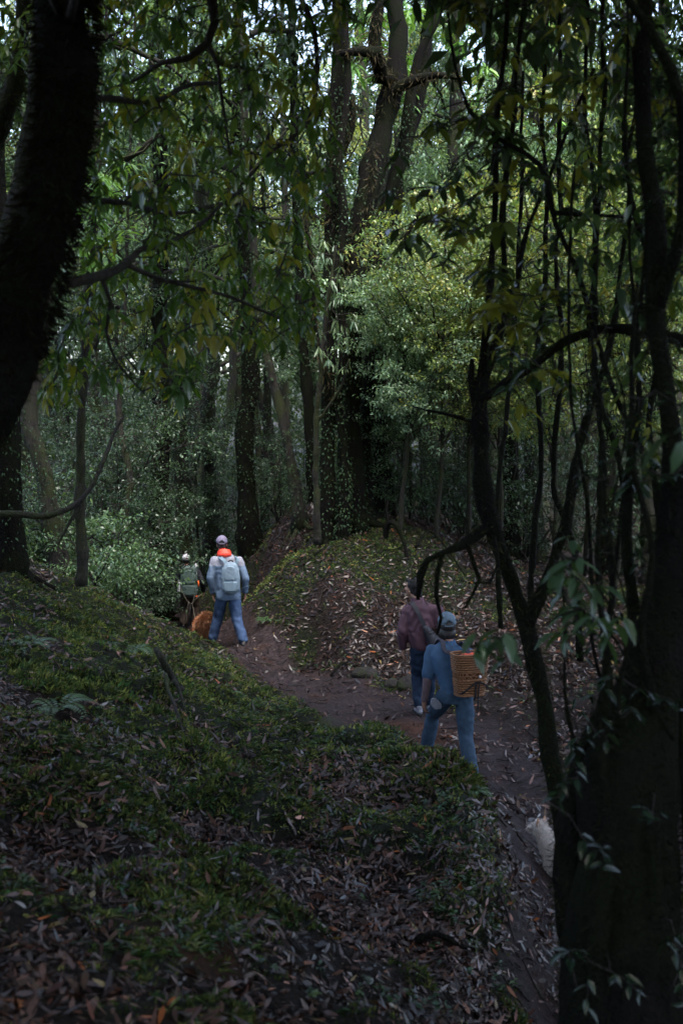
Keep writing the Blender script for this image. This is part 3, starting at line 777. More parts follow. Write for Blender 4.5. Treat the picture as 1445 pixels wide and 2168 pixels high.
# left dark shrub belt
LEFTSH = [(60, 17.5, 3, 1.6, 'low dark shrub beneath the crooked mossy trunk'), (150, 19, 1, .9, 'dark shrub on the left bank between the crooked trunk and the slim trees'), (215, 16.8, 3, 1.3, 'low shrub at the lip of the left bank'),
          (205, 17.8, 1, .9, 'dense shrub left of the white-capped hiker, behind the bank'), (262, 21.8, 0, 1.0, 'shrub close behind the one left of the white-capped hiker'), (235, 20.5, 1, 1.0, 'shrub in the second row behind the left bank'),
          (110, 21, 0, 1.1, 'shrub in the second row at the far left'), (20, 20.5, 1, 1.1, 'shrub cut by the left edge of the picture'), (330, 24.5, 0, 1.1, 'shrub in the third row behind the left bank')]
for u, d, k, s, l in LEFTSH: shrub_px(u, d, k, u * .37, s, l)
shrub_px(262, 19.6, 0, 2.2, .6, 'leafy shrub overhanging the white-capped hiker from the left')
for u, d, k, s, l in [(590, 23.0, 0, .95, 'shrub in the gully at the left foot of the mound'), (545, 25, 1, .9, 'dim shrub in the gully right of the grey cap'), (640, 24, 1, 1.0, 'shrub in the gully tucked behind the mound'),
                      (460, 27, 0, 1.0, 'shrub far down the gully above the two far hikers'), (400, 28, 1, 1.1, 'farthest shrub down the gully above the white cap')]:
    shrub_px(u, d, k, u * .5, s, l)
# bright shrubs and small trees on the mound
for u, d, k, s, l in [(850, 20.2, 0, .9, 'green shrub at the mound crest right of the big trees'), (915, 20.6, 1, .9, 'dark green shrub on the mound crest under the yellow-green trees'), (975, 21.4, 0, 1.1, 'shrub on the right end of the mound crest'),
                      (1030, 22, 1, 1.1, 'shrub left of the ivy clad trunks'), (1120, 22.6, 1, .9, 'shrub between the ivy clad trunks'), (1210, 24, 1, 1.1, 'shrub seen through the dark saplings'),
                      (1290, 23, 1, 1.0, 'shrub at the foot of the trunk behind the arched branch'), (1400, 20, 0, 1.1, 'shrub beside the black trunk at the right edge')]:
    shrub_px(u, d, k, u * .9, s, l)
def small_tree(u, d, k, s, top, label, seed, unit_=None):
    """slim stem carrying a shrubby head of leaves high up"""
    x = (u - 722.5) / FPX * d; z0 = Hs(x, d); r = np.random.RandomState(seed)
    root = thing('understory_tree', label, 'tree', (x, d, z0))
    P, rr, _ = walk(r, (0, 0, -.1), (0, 0, 1), top, .045, 10, .06, .1, .5); b = Buf(); tube(b, *smooth_poly(P, rr, .3), 7, .2, seed); b.obj('trunk', M['bark'], root)
    for j, (q, a) in enumerate(((9, 0), (7, 2.1), (5, 4.0))):
        for nm, m2 in zip(('branches', 'crown'), SH[k]):
            o = link(nm, m2, root); o.location = tuple(P[q]); o.scale = (s * (1 - .12 * j),) * 3; o.rotation_euler = (.25 * (j - 1), .2 * j, a + seed)
    return root
small_tree(845, 18.6, 4, .95, 3.4, 'pale leaved small tree spreading in front of the mound trunks', 1)
small_tree(925, 18.8, 2, 1.0, 3.6, 'bright yellow-green small tree on the mound', 2)
small_tree(990, 19.6, 2, 1.1, 3.9, 'yellow-green small tree right of the brightest one', 3)
small_tree(1060, 20.5, 2, 1.2, 4.4, 'tall leafy understory tree right of the mound', 4)
small_tree(870, 20.4, 4, 1.0, 2.6, 'lower leafy tree at the crest of the mound', 5)
small_tree(1180, 18.5, 2, 1.25, 4.6, 'yellowish understory tree behind the arched branch', 6)
small_tree(1300, 17.5, 2, 1.25, 5.0, 'understory tree near the right edge with yellow leaves', 7)
small_tree(425, 24.5, 0, .9, 3.4, 'small tree with drooping sprays above the white cap', 9)
small_tree(240, 19.8, 0, 1.0, 3.0, 'leafy small tree above the left shrub belt', 10)
small_tree(655, 23.5, 4, 1.1, 4.8, 'pale small tree behind the mound trunks', 13)
small_tree(320, 23.2, 0, 1.2, 5.8, 'taller pale small tree behind the shrub belt', 14)
small_tree(170, 24.2, 0, 1.3, 6.4, 'tall pale small tree behind the left trunks', 15)

small_tree(1240, 21.5, 2, 1.4, 6.6, 'tall yellow-green tree glimpsed between the dark saplings', 16)
small_tree(1110, 22.5, 4, 1.4, 7.2, 'tall pale tree behind the forked tree', 17)
small_tree(1400, 20.5, 2, 1.4, 6.4, 'tall yellow-green tree at the right edge', 18)
small_tree(960, 23.5, 4, 1.3, 7.0, 'tall pale tree above the yellow-green trees on the mound', 19)

for x, y, k_, sc in [(3.6, 2.6, 1, 1.4), (4.2, 4.6, 0, 1.4), (4.8, 6.2, 1, 1.4), (3.0, .6, 1, 1.4), (-3.4, 1.6, 1, 1.4), (-4.2, 3.6, 1, 1.4), (-5.0, 5.6, 0, 1.3)]:  # unseen shrubs added to keep side light off the near banks
    shrub(x, y, k_, x + y, sc, 'unseen tall shrub added beside the viewpoint to block side light', 'unseen shading shrubs around the viewpoint')
# ------------------------------------------------------------ foreground trees
def in_poly(px, py, poly):
    ins = np.zeros(len(px), bool); n = len(poly)
    for i in range(n):
        x1, y1 = poly[i]; x2, y2 = poly[(i + 1) % n]
        c = ((y1 > py) != (y2 > py)) & (px < (x2 - x1) * (py - y1) / (y2 - y1 + 1e-9) + x1)
        ins ^= c
    return ins
def grow_twigs(bb, r, skel, targets, rad=.0035, sag=.12, maxlen=1.5):
    """attach each target to the nearest already grown wood; returns unit direction at each tip"""
    S = np.array(skel, float); T = np.array(targets, float)
    d0 = np.array([np.min(np.linalg.norm(S - t, axis=1)) for t in T]); order = np.argsort(d0)
    pts = [tuple(s) for s in S]; arr = np.array(pts); tips = []
    for k in order:
        t = T[k]; dv = arr - t; dist = np.linalg.norm(dv, axis=1) + np.maximum(0, t[2] - arr[:, 2]) * .6
        j = int(np.argmin(dist)); a = arr[j]; L = np.linalg.norm(a - t)
        m = (a + t) / 2 + r.normal(0, .08 * L + .01, 3) + np.array([0, 0, sag * L])
        m2 = a * .25 + t * .75 + r.normal(0, .05 * L + .005, 3) + np.array([0, 0, sag * L * .5])
        P, rr = smooth_poly([a, m, m2, t], [rad * (1 + L * 1.6), rad * 1.1, rad * .8, rad * .5], max(.06, L / 8))
        tube(bb, P, rr, 4, cap=False)
        new = P[len(P) // 3:]; arr = np.concatenate([arr, new])
        tips.append((t, unit(P[-1] - P[-2])))
    return tips
def whorls(lb, r, tips, per, L, wr, cols, droop, spread, kind='full', bend=.2, along=0):
    P = []; D = []; C = []; LL = []
    for t, d in tips:
        c = np.array(cols[r.randint(len(cols))]); a0 = r.rand() * 6.28; m = per + r.randint(-2, 3); tl = .75 + .45 * r.rand()
        for i in range(max(2, m)):
            a = a0 + i * 2.4 + r.normal(0, .2)
            h = np.array([math.cos(a), math.sin(a), 0]) * spread * (.6 + .6 * r.rand())
            dd = unit(h + d * .35 + np.array([0, 0, -droop * (.7 + .6 * r.rand())]))
            P.append(t - d * .018 * i + r.normal(0, .006, 3)); D.append(dd); C.append(c * (.8 + .4 * r.rand())); LL.append(L * tl * (.7 + .45 * r.rand()))
    P = np.array(P); D = np.array(D); LL = np.array(LL); n = len(P)
    side = np.cross(D, np.array([0, 0, 1.])) + 1e-4
    N = unit(np.cross(side, D) + r.normal(0, .25, (n, 3)))
    N = N * np.sign(N[:, 2:3] + 1e-6)
    leaves(lb, P, D, N, LL, LL * wr, np.array(C), kind, bend=bend, fold=.18)

def wood(pts_list, buf, moss=None, r=None, mdens=900, mL=.03, sides=10, rough=.35, seed=3, nscale=4):
    sk = []
    for pts in pts_list:
        P, rr = px_tube(buf, pts, sides, rough, seed, nscale, .08); sk.append(P)
        if moss is not None: fuzz(moss, r, P, rr, mdens * 1.5, mL, [tuple(c * (.25 if mdens > 1400 else 1.1) for c in q) for q in FUZZ], .5, .8, .07, .0022)
    return sk

FG_COL = [(.07, .125, .028), (.085, .14, .03), (.14, .175, .035), (.045, .09, .025), (.055, .11, .035), (.05, .10, .04), (.20, .20, .035)]
# --- black trunk on the left with its drooping leafy branches
r1 = np.random.RandomState(21)
tb1 = Buf(); mo1 = Buf()
b1 = W(-230, 1900, 4.6); b1.z = Hs(b1.x, b1.y)
main = [(-230, 1905, 190, 4.6), (-200, 1500, 160, 4.6), (-140, 1100, 135, 4.55), (-65, 880, 135, 4.5), (0, 740, 142, 4.5), (62, 600, 132, 4.5), (98, 480, 106, 4.5), (124, 350, 98, 4.5), (138, 200, 100, 4.5), (143, 60, 102, 4.55), (145, -120, 98, 4.6), (190, -420, 95, 4.8), (240, -800, 70, 5.1), (250, -1200, 40, 5.4)]
sk = wood([main], tb1, mo1, r1, 5200, .06, 28, .8, 5, 5)
broot = thing('black_mossy_tree', 'huge black mossy trunk slanting across the upper left corner, with drooping leafy branches', 'tree', b1)
bb1 = Buf(); mo1b = Buf()
brs = [
    [(150, 598, 26, 4.5), (215, 583, 20, 4.7), (265, 560, 16, 4.9), (298, 530, 13, 5.0), (345, 515, 10, 5.2), (420, 470, 8, 5.5), (520, 400, 7, 5.8)],
    [(265, 560, 12, 4.9), (330, 590, 10, 5.0), (420, 610, 8, 5.3), (520, 640, 6, 5.6), (630, 690, 5, 5.8)],
    [(210, 583, 10, 4.7), (235, 640, 9, 4.8), (228, 700, 7, 4.9), (250, 770, 6, 5.0), (300, 830, 4, 5.1)],
    [(175, 10, 26, 4.6), (330, -60, 24, 4.9), (430, -40, 22, 5.2), (452, 50, 20, 5.3), (438, 92, 18, 5.3), (400, 122, 16, 5.3), (340, 132, 12, 5.3), (290, 165, 8, 5.4), (230, 190, 5, 5.5)],
    [(438, 92, 13, 5.3), (458, 135, 11, 5.3), (510, 148, 9, 5.4), (525, 200, 7, 5.5), (530, 290, 5, 5.6)],
    [(458, 135, 8, 5.3), (462, 190, 7, 5.3), (470, 260, 6, 5.4), (480, 330, 5, 5.4)],
    [(430, -40, 14, 5.2), (560, -60, 14, 5.6), (650, 30, 12, 6.0), (672, 150, 10, 6.1), (650, 260, 9, 6.1), (580, 320, 8, 6.0), (520, 390, 6, 5.9)],
    [(560, -60, 12, 5.6), (700, -80, 12, 6.2), (800, -60, 9, 6.6), (860, 0, 6, 6.9)],
    [(152, 210, 16, 4.5), (210, 205, 14, 4.8), (300, 215, 12, 5.2), (400, 180, 10, 5.6), (470, 175, 7, 6.0)],
    [(115, 440, 14, 4.6), (190, 420, 12, 5.0), (300, 440, 10, 5.5), (380, 450, 8, 6.0), (470, 430, 6, 6.4), (560, 440, 4, 6.8)],
]
skb = wood(brs, bb1, mo1b, r1, 420, .035, 6, .3, 8)
skel = np.concatenate(skb)
poly = [(150, -30), (300, -40), (720, -40), (780, 30), (720, 120), (690, 230), (715, 320), (690, 430), (640, 480), (660, 560), (700, 650), (690, 700), (600, 700), (545, 780), (480, 740), (420, 790), (390, 880), (330, 840), (250, 820), (170, 850), (80, 860), (60, 780), (130, 700), (150, 560), (185, 420), (205, 250), (215, 80)]
holes = [(300, 330, 55), (590, 420, 45), (400, 520, 40), (270, 480, 45), (600, 130, 45), (560, 540, 40)]
def cloud(r, n, poly, d0, d1, holes=(), hk=.8):
    us = np.array([p[0] for p in poly]); vs = np.array([p[1] for p in poly])
    u = us.min() + np.ptp(us) * r.rand(n * 3); v = vs.min() + np.ptp(vs) * r.rand(n * 3)
    ok = in_poly(u, v, poly)
    for hu, hv, hr in holes: ok &= ~((np.hypot(u - hu, v - hv) < hr) & (r.rand(len(u)) < hk))
    u, v = u[ok][:n], v[ok][:n]; d = d0 + (d1 - d0) * r.rand(len(u))
    return [np.array(W(a, b, c)) for a, b, c in zip(u, v, d)]
T1 = cloud(r1, 620, poly, 4.8, 7.8, holes)
tips = grow_twigs(bb1, r1, skel, T1, .003, .15)
lb1 = Buf(); whorls(lb1, r1, tips[::2], 6, .10, .34, FG_COL, .75, .85); whorls(lb1, r1, tips[1::2], 6, .085, .38, FG_COL, .35, 1.0)
# crown carried on above the frame
P_, _ = smooth_poly([W(u, v, d) for u, v, w, d in main[9:]], [1] * 5, .2)
up = [p + r1.normal(0, 1.3, 3) * np.array([1.1, 1.1, .6]) for p in P_[::1] for _ in range(26)]
up = [p for p in up if p[2] > 3.55 + p[1] * .42 + .1]
clumps(lb1, r1, up, .35, 26, .13, FG_COL[:4], 'simple', .6)
for p in up[::6]:
    j = int(np.argmin(np.linalg.norm(P_ - p, axis=1))); tube(bb1, *smooth_poly([P_[j], (P_[j] + p) / 2 + np.array([0, 0, .1]), p], [.02, .012, .005], .2), 4, cap=False)
shift(tb1, b1).obj('trunk', M['bark_dark'], broot)
mo = shift(mo1, b1).obj('moss', M['moss_tuft'], broot); tag(mo, None, None, kind='stuff')
mo = shift(mo1b, b1).obj('branch_moss', M['moss_tuft'], broot); tag(mo, None, None, kind='stuff')
shift(bb1, b1).obj('branches', M['twig'], broot)
shift(lb1, b1).obj('crown', M['leaf_fg'], broot)

def add_shade_canopy(root, c, sc=1.0, rz=0.0):  # hangs an extra unseen crown overhead to cut light on the foreground
    for nm, me in (('branches', DENSE[0]), ('crown', DENSE[1])):
        o = link(nm, me, root); o.location = tuple(np.array(c) - np.array(root.location)); o.rotation_euler = (0, 0, rz); o.scale = (sc,) * 3
add_shade_canopy(broot, (-.9, 5.0, 7.0), .95, 1); add_shade_canopy(broot, (-1.2, 8.0, 8.2), .9, 3)
# --- the second mossy trunk behind it
def fg_tree(name, label, limbs, mdens, mL, mat='bark_dark', cl=None, r_seed=31, cols=None, lm='leaf_right', L=.1, wr=.3, per=5, droop=.5, spread=.8, tw=.003, sides=12, cat='tree', over=None):
    r = np.random.RandomState(r_seed); tb_ = Buf(); mo_ = Buf(); bb_ = Buf()
    f = limbs[0][0]; b = W(f[0], f[1], f[3]); b.z = Hs(b.x, b.y)
    sk_ = wood(limbs, tb_, mo_ if mdens else None, r, mdens, mL * 1.3, sides, .6, r_seed)
    root = thing(name, label, cat, b)
    shift(tb_, b).obj('trunk', M[mat], root)
    if mdens: tag(shift(mo_, b).obj('moss', M['moss_tuft'], root), None, None, kind='stuff')
    if cl:
        lb_ = Buf(); tg = []
        for (n, poly, d0, d1, hol) in cl: tg += cloud(r, n, poly, d0, d1, hol)
        tp = grow_twigs(bb_, r, np.concatenate(sk_), tg, tw, .1)
        whorls(lb_, r, tp, per, L, wr, cols, droop, spread)
        if over:
            up = [np.array(over[0]) + r.normal(0, 1, 3) * np.array(over[1]) for _ in range(over[2])]
            up = [p for p in up if p[2] > 3.55 + max(p[1], 0) * .42 + .15]
            clumps(lb_, r, up, .38, 26, .13, cols[:3], 'simple', .6)
            S = np.concatenate(sk_); tp_ = S[np.argmax(S[:, 2])]
            for p in up[::7]: tube(bb_, *smooth_poly([tp_, (tp_ + p) / 2 + np.array([0, 0, .15]), p], [.02, .012, .005], .2), 4, cap=False)
        shift(bb_, b).obj('branches', M['twig'], root)
        shift(lb_, b).obj('crown', M[lm], root)
        if over: add_shade_canopy(root, over[3], .95, r_seed)
        return root
fg_tree('mossy_tree', 'mossy trunk standing just behind the huge black one at the upper left',
        [[(-130, 1500, 110, 6.5), (-90, 1150, 90, 6.5), (-40, 900, 84, 6.5), (10, 700, 78, 6.5), (40, 520, 70, 6.5), (62, 360, 66, 6.6), (78, 220, 60, 6.6), (95, 90, 58, 6.7), (105, -60, 54, 6.8), (120, -300, 44, 7)],
         [(-60, 330, 60, 8.4), (-10, 270, 50, 8.2), (30, 180, 40, 8), (48, 60, 30, 7.9), (52, -80, 22, 7.8)]], 900, .05, 'bark', r_seed=32,
        cl=[(26, [(0, 0), (90, 0), (70, 120), (0, 200)], 7, 8.5, ())], cols=G_MID + FG_COL[:2], L=.1, per=5)

# --- dark forked tree right of centre with thin upright stems
RC = [(.028, .055, .018), (.04, .07, .022), (.024, .046, .024), (.07, .10, .02), (.14, .155, .025)]
stemA = [(1215, 2180, 60, 5.0), (1200, 1950, 50, 5.1), (1190, 1750, 44, 5.2), (1168, 1600, 38, 5.3), (1150, 1480, 35, 5.4), (1118, 1340, 35, 5.5), (1082, 1225, 33, 5.6), (1040, 1120, 36, 5.6), (1018, 1020, 36, 5.6), (1014, 900, 33, 5.6), (1024, 800, 30, 5.6)]
limbsA = [stemA,
    [(1024, 800, 24, 5.6), (1040, 640, 15, 5.5), (1046, 480, 13, 5.5), (1052, 300, 12, 5.4), (1062, 120, 11, 5.4), (1070, -60, 10, 5.3), (1080, -300, 8, 5.3)],
    [(1020, 830, 22, 5.6), (1062, 700, 15, 5.7), (1066, 500, 13, 5.7), (1078, 300, 12, 5.7), (1100, 100, 10, 5.8), (1120, -100, 9, 5.8)],
    [(1016, 880, 22, 5.6), (1000, 800, 14, 5.6), (1004, 760, 10, 5.6)],
    [(1030, 790, 16, 5.6), (1082, 640, 11, 5.7), (1120, 480, 10, 5.8), (1180, 330, 8, 5.9), (1250, 150, 7, 6)],
    [(1118, 1330, 30, 5.5), (1145, 1262, 26, 5.5), (1180, 1160, 22, 5.5), (1205, 1060, 26, 5.5), (1225, 950, 18, 5.5), (1262, 850, 14, 5.5), (1300, 700, 12, 5.6), (1320, 480, 10, 5.7), (1330, 200, 8, 5.8), (1340, -80, 7, 5.9)],
    [(1036, 1110, 24, 5.6), (985, 1150, 18, 5.5), (935, 1170, 15, 5.4), (905, 1185, 15, 5.4), (895, 1215, 26, 5.4), (893, 1268, 10, 5.4)],
    [(985, 1150, 10, 5.5), (1005, 1190, 8, 5.5), (1018, 1230, 8, 5.5), (1000, 1262, 6, 5.5), (985, 1290, 4, 5.5)],
    [(935, 1170, 12, 5.4), (928, 1212, 14, 5.4), (932, 1262, 7, 5.4), (944, 1310, 6, 5.4), (934, 1345, 4, 5.4)],
    [(1040, 1125, 12, 5.6), (1060, 1200, 8, 5.4), (1040, 1238, 6, 5.3), (1005, 1235, 4, 5.2)],
    [(1020, 850, 20, 5.6), (1090, 800, 18, 5.3), (1140, 770, 18, 5.1), (1200, 722, 20, 5.0), (1260, 700, 22, 4.9), (1340, 700, 24, 4.8), (1440, 722, 28, 4.7), (1560, 780, 34, 4.6)],
    [(1020, 900, 10, 5.6), (960, 880, 7, 5.7), (900, 870, 5, 5.8), (870, 860, 3, 5.9)],
]
rpoly = [(800, -30), (1180, -40), (1200, 200), (1230, 420), (1180, 560), (1080, 620), (1040, 700), (960, 640), (900, 560), (830, 520), (800, 440), (820, 300), (900, 160), (830, 60)]
fg_tree('forked_tree', 'dark forked tree right of centre splitting into thin upright stems, mossy twigs hanging left', limbsA, 1100, .032, cl=[
    (120, rpoly, 4.6, 6.2, [(960, 330, 50), (880, 180, 90), (1000, 160, 70), (860, 60, 90), (1080, 60, 60)]), (40, [(1040, 620), (1240, 600), (1260, 820), (1060, 900)], 4.6, 5.8, ())],
    cols=RC, L=.115, wr=.36, per=5, droop=.3, spread=.95, r_seed=33, over=((1.3, 4.6, 6.8), (1.6, 1.6, .7), 240, (1.3, 8.2, 8.3)))
fg_tree('sapling', 'sapling with a kinked branch crossing the top right, next to the forked tree',
    [[(1300, 2100, 26, 4.4), (1290, 1700, 20, 4.5), (1296, 1400, 15, 4.6), (1300, 1150, 13, 4.7), (1270, 900, 12, 4.8), (1262, 650, 12, 4.9), (1280, 400, 11, 5.0), (1270, 150, 10, 5.0), (1290, -60, 8, 5)],
     [(1440, 1190, 12, 4.6), (1390, 1020, 13, 4.6), (1300, 820, 12, 4.7), (1240, 620, 12, 4.8), (1180, 470, 12, 4.8), (1150, 350, 12, 4.9), (1050, 285, 11, 5.0), (990, 230, 9, 5.1), (960, 130, 7, 5.1), (945, 20, 6, 5.1)],
     [(1178, 450, 10, 4.8), (1240, 458, 9, 4.7), (1310, 462, 8, 4.7), (1380, 470, 7, 4.7)],
     [(1180, 470, 9, 4.8), (1170, 420, 8, 4.8), (1150, 350, 7, 4.8)],
     [(1296, 1300, 9, 4.6), (1330, 1000, 9, 4.5), (1345, 700, 8, 4.4), (1330, 300, 8, 4.4), (1320, -60, 6, 4.4)],
     [(1292, 1500, 9, 4.6), (1262, 1350, 9, 4.6), (1250, 1100, 9, 4.6), (1215, 900, 8, 4.6), (1200, 640, 7, 4.6), (1215, 350, 6, 4.7)]],
    200, .022, cl=[(110, [(1150, -30), (1445, -30), (1480, 500), (1420, 760), (1250, 620), (1180, 380)], 4.2, 5.2, ()),
                   (12, [(1280, 760), (1470, 760), (1470, 1000), (1300, 1050)], 4.2, 5, ())],
    cols=RC, L=.10, wr=.36, per=5, droop=.45, spread=.85, r_seed=34, sides=7)
fg_tree('black_mossy_tree', 'massive black trunk filling the lower right corner and rising along the right edge',
    [[(1330, 2400, 270, 3.9), (1328, 2168, 250, 3.9), (1330, 1900, 212, 3.95), (1340, 1600, 170, 4.0), (1375, 1400, 130, 4.05), (1412, 1250, 84, 4.1), (1425, 1050, 54, 4.1), (1416, 850, 44, 4.15), (1396, 650, 38, 4.2), (1382, 450, 33, 4.2), (1372, 250, 30, 4.25), (1370, 50, 28, 4.3), (1376, -150, 36, 4.3), (1390, -500, 30, 4.4), (1380, -900, 22, 4.5)],
     [(1400, 660, 34, 4.2), (1435, 480, 26, 4.1), (1440, 300, 22, 4.0), (1420, 150, 20, 3.9), (1380, 60, 18, 3.9), (1300, -60, 14, 3.9)],
     [(1240, 2200, 80, 3.9), (1225, 1980, 66, 4.0), (1205, 1800, 50, 4.1), (1225, 1620, 36, 4.1), (1290, 1480, 30, 4.1), (1370, 1390, 30, 4.1)],
     [(1270, 2300, 60, 3.8), (1262, 2000, 50, 3.8), (1284, 1750, 40, 3.85), (1262, 1560, 30, 3.9), (1280, 1380, 18, 3.9), (1262, 1180, 12, 3.9), (1278, 980, 9, 3.9), (1262, 700, 7, 3.9)],
     [(1395, 2300, 60, 3.8), (1388, 2000, 50, 3.8), (1372, 1750, 36, 3.85), (1392, 1560, 26, 3.9), (1356, 1350, 16, 3.9), (1376, 1180, 12, 3.9), (1340, 900, 9, 3.9), (1350, 600, 7, 3.9)],
     [(1300, 1500, 8, 3.7), (1330, 1300, 6, 3.7), (1290, 1120, 5, 3.7), (1330, 900, 5, 3.8), (1290, 700, 4, 3.8)],
     [(1225, 1620, 12, 3.9), (1180, 1450, 8, 3.9), (1195, 1300, 6, 3.9), (1160, 1100, 5, 4.0)],
     [(1335, 1300, 26, 4.3), (1330, 1000, 18, 4.3), (1362, 800, 14, 4.3), (1368, 500, 12, 4.3), (1350, 100, 10, 4.3)],
     [(1420, 1230, 22, 4.1), (1440, 1500, 26, 4.0), (1455, 1900, 30, 3.9)]],
    1500, .03, cl=[(22, [(1180, 1480), (1440, 1420), (1460, 2150), (1200, 2150), (1150, 1700)], 3.5, 3.7, ()), (60, [(1230, 700), (1460, 700), (1460, 1450), (1200, 1450)], 3.7, 4.8, ()),
                   (26, [(1360, -30), (1480, -30), (1480, 700), (1380, 500)], 3.9, 4.6, ())],
    cols=[(.012, .028, .013), (.016, .034, .02), (.012, .024, .012)], L=.07, wr=.4, per=5, droop=.2, spread=1.1, r_seed=35, tw=.0025, sides=18, over=((1.6, 3.2, 6.6), (1.5, 1.5, .8), 260, (1.6, 4.2, 6.9)))
fg_tree('hazel_sapling', 'blurred sapling with broad pale leaves reaching in front of the path at the right',
    [[(1420, 1560, 9, 3.7), (1330, 1400, 7, 3.6), (1240, 1290, 6, 3.5), (1130, 1340, 4, 3.4), (1010, 1375, 3, 3.4)],
     [(1330, 1400, 6, 3.6), (1300, 1290, 6, 3.6), (1250, 1200, 5, 3.6), (1190, 1170, 3, 3.6)]],
    0, .02, cl=[(5, [(985, 1340), (1070, 1350), (1060, 1410), (990, 1400)], 3.35, 3.45, ()), (12, [(1170, 1130), (1310, 1160), (1290, 1310), (1150, 1280)], 3.5, 3.8, ()), (4, [(1150, 1280), (1300, 1290), (1290, 1360), (1160, 1350)], 3.5, 3.8, ())],
    cols=[(.04, .075, .04), (.05, .09, .05), (.035, .07, .03)], L=.10, wr=.36, per=4, droop=.45, spread=.9, r_seed=36, sides=5)
# thin saplings on the right
for i, (pts, lab) in enumerate([
    ([(1130, 1420, 16, 9), (1122, 1200, 13, 9), (1145, 980, 12, 9), (1140, 760, 11, 9), (1155, 500, 10, 9), (1150, 200, 9, 9), (1160, -60, 8, 9)], 'thin upright sapling behind the forked tree'),
    ([(1230, 1400, 16, 8), (1216, 1200, 13, 8), (1176, 1000, 12, 8), (1190, 800, 11, 8), (1176, 560, 10, 8), (1190, 250, 9, 8), (1180, -60, 8, 8)], 'thin wavy sapling between the forked tree and the black trunk'),
    ([(1345, 1350, 20, 7), (1332, 1150, 15, 7), (1306, 950, 14, 7), (1250, 760, 13, 7), (1258, 500, 11, 7), (1240, 200, 9, 7), (1250, -60, 8, 7)], 'bent sapling passing behind the arched mossy branch'),
    ([(1060, 1330, 12, 12), (1052, 1150, 11, 12), (1066, 900, 10, 12), (1090, 700, 9, 12), (1100, 450, 8, 12), (1110, 150, 7, 12)], 'slender sapling left of the two thin ones'),
    ([(1400, 1330, 22, 6.5), (1395, 1100, 16, 6.5), (1380, 900, 14, 6.5), (1396, 650, 12, 6.5), (1340, 420, 10, 6.5), (1350, 150, 9, 6.5), (1345, -60, 8, 6.5)], 'sapling close to the right edge, in front of the far trunks')]):
    fg_tree('sapling', lab, [pts], 250, .025, cl=[(16, [(pts[3][0] - 90, pts[3][1]), (pts[3][0] + 90, pts[3][1]), (pts[-1][0] + 140, 0), (pts[-1][0] - 140, 0)], pts[0][3] - .6, pts[0][3] + .6, ())],
            cols=G_YEL + RC[:3], L=.10, wr=.3, per=6, droop=.5, spread=.9, r_seed=50 + i, sides=6)
# fallen arching branch at the left, and other dead wood
def deadwood(name, label, limbs, mat='bark', moss=400, mL=.03, seed=70, cat='branch'):
    r = np.random.RandomState(seed); b_ = Buf(); m_ = Buf(); f = limbs[0][0]; b0 = W(f[0], f[1], f[3])
    wood(limbs, b_, m_, r, moss, mL, 8, .4, seed)
    root = thing(name, label, cat, b0)
    shift(b_, b0).obj('wood', M[mat], root)
    if moss: tag(shift(m_, b0).obj('moss', M['moss_tuft'], root), None, None, kind='stuff')
deadwood('mossy_branch', 'long mossy branch arching up from the left edge above the bank', [[(-60, 1090, 14, 11), (40, 1088, 14, 11), (100, 1092, 13, 11.1), (170, 1058, 12, 11.3), (215, 990, 10, 11.5), (240, 920, 8, 11.7), (262, 880, 6, 11.8)], [(170, 1058, 8, 11.3), (140, 1110, 6, 11.2), (120, 1150, 4, 11.2)]])
def on_ground(u, d, up=.03):
    x = (u - 722.5) / FPX * d; return (x, d, Hs(x, d) + up)
def ground_log(name, label, pts, w, mat='bark_dark', moss=300, cat='branch', seed=80, sub_=()):
    r = np.random.RandomState(seed); b_ = Buf(); m_ = Buf(); P = [on_ground(*p) for p in pts]; rr = [w * (1 - .6 * i / len(P)) for i in range(len(P))]
    P, rr = smooth_poly(P, rr, .06); tube(b_, P, rr, 8, .4, seed); 
    for s_ in sub_:
        Q = [on_ground(*p) for p in s_]; tube(b_, *smooth_poly(Q, [w * .6, w * .4, w * .2][:len(Q)] if len(Q) == 3 else np.linspace(w * .6, w * .2, len(Q)), .05), 6, .3)
    if moss: fuzz(m_, r, P, rr, moss, .025, FUZZ)
    b0 = P[0]; root = thing(name, label, cat, b0); shift(b_, b0).obj('wood', M[mat], root)
    if moss: tag(shift(m_, b0).obj('moss', M['moss_tuft'], root), None, None, kind='stuff')
ground_log('dead_branch', 'dark stick lying across the leaves of the near bank, left of the muddy path', [(885, 6.2, .03), (930, 6.22, .05), (980, 6.2, .04), (1030, 6.3, .02)], .022, moss=0)
ground_log('stump', 'broken weathered root stub jutting from the left bank', [(395, 10.4, -.05), (360, 10.5, .1), (335, 10.4, .2), (325, 10.5, .33)], .045, 'bark', 300, 'stump', 81, [[(360, 10.5, .08), (372, 10.2, .12), (390, 9.8, .02)]])
ground_log('exposed_root', 'pale exposed root curling down the left bank by the stub', [(345, 10.3, .12), (350, 10.0, .16), (365, 9.6, .08), (385, 9.2, .0)], .02, 'bark', 100, 'root', 82)
ground_log('mossy_root', 'arched mossy root poking out of the mound top', [(815, 18.4, -.05), (822, 18.3, .28), (840, 18.2, .35), (858, 18.1, .1), (866, 18.0, -.1)], .05, 'bark_dark', 500, 'root', 83, [[(822, 18.3, .28), (818, 18.3, .5), (822, 18.35, .62)]])
ground_log('mossy_root', 'twisted mossy root running over the right flank of the mound', [(985, 15.2, -.03), (1020, 15.6, .12), (1050, 15.8, .15), (1095, 15.6, .02)], .04, 'bark_dark', 300, 'root', 84)
ground_log('dead_branch', 'dark fallen branch on the mound crest right of the big trees', [(880, 18.2, .1), (910, 18.6, .18), (950, 18.4, .08), (985, 18.1, .02)], .022, 'bark_dark', 0, 'branch', 85)
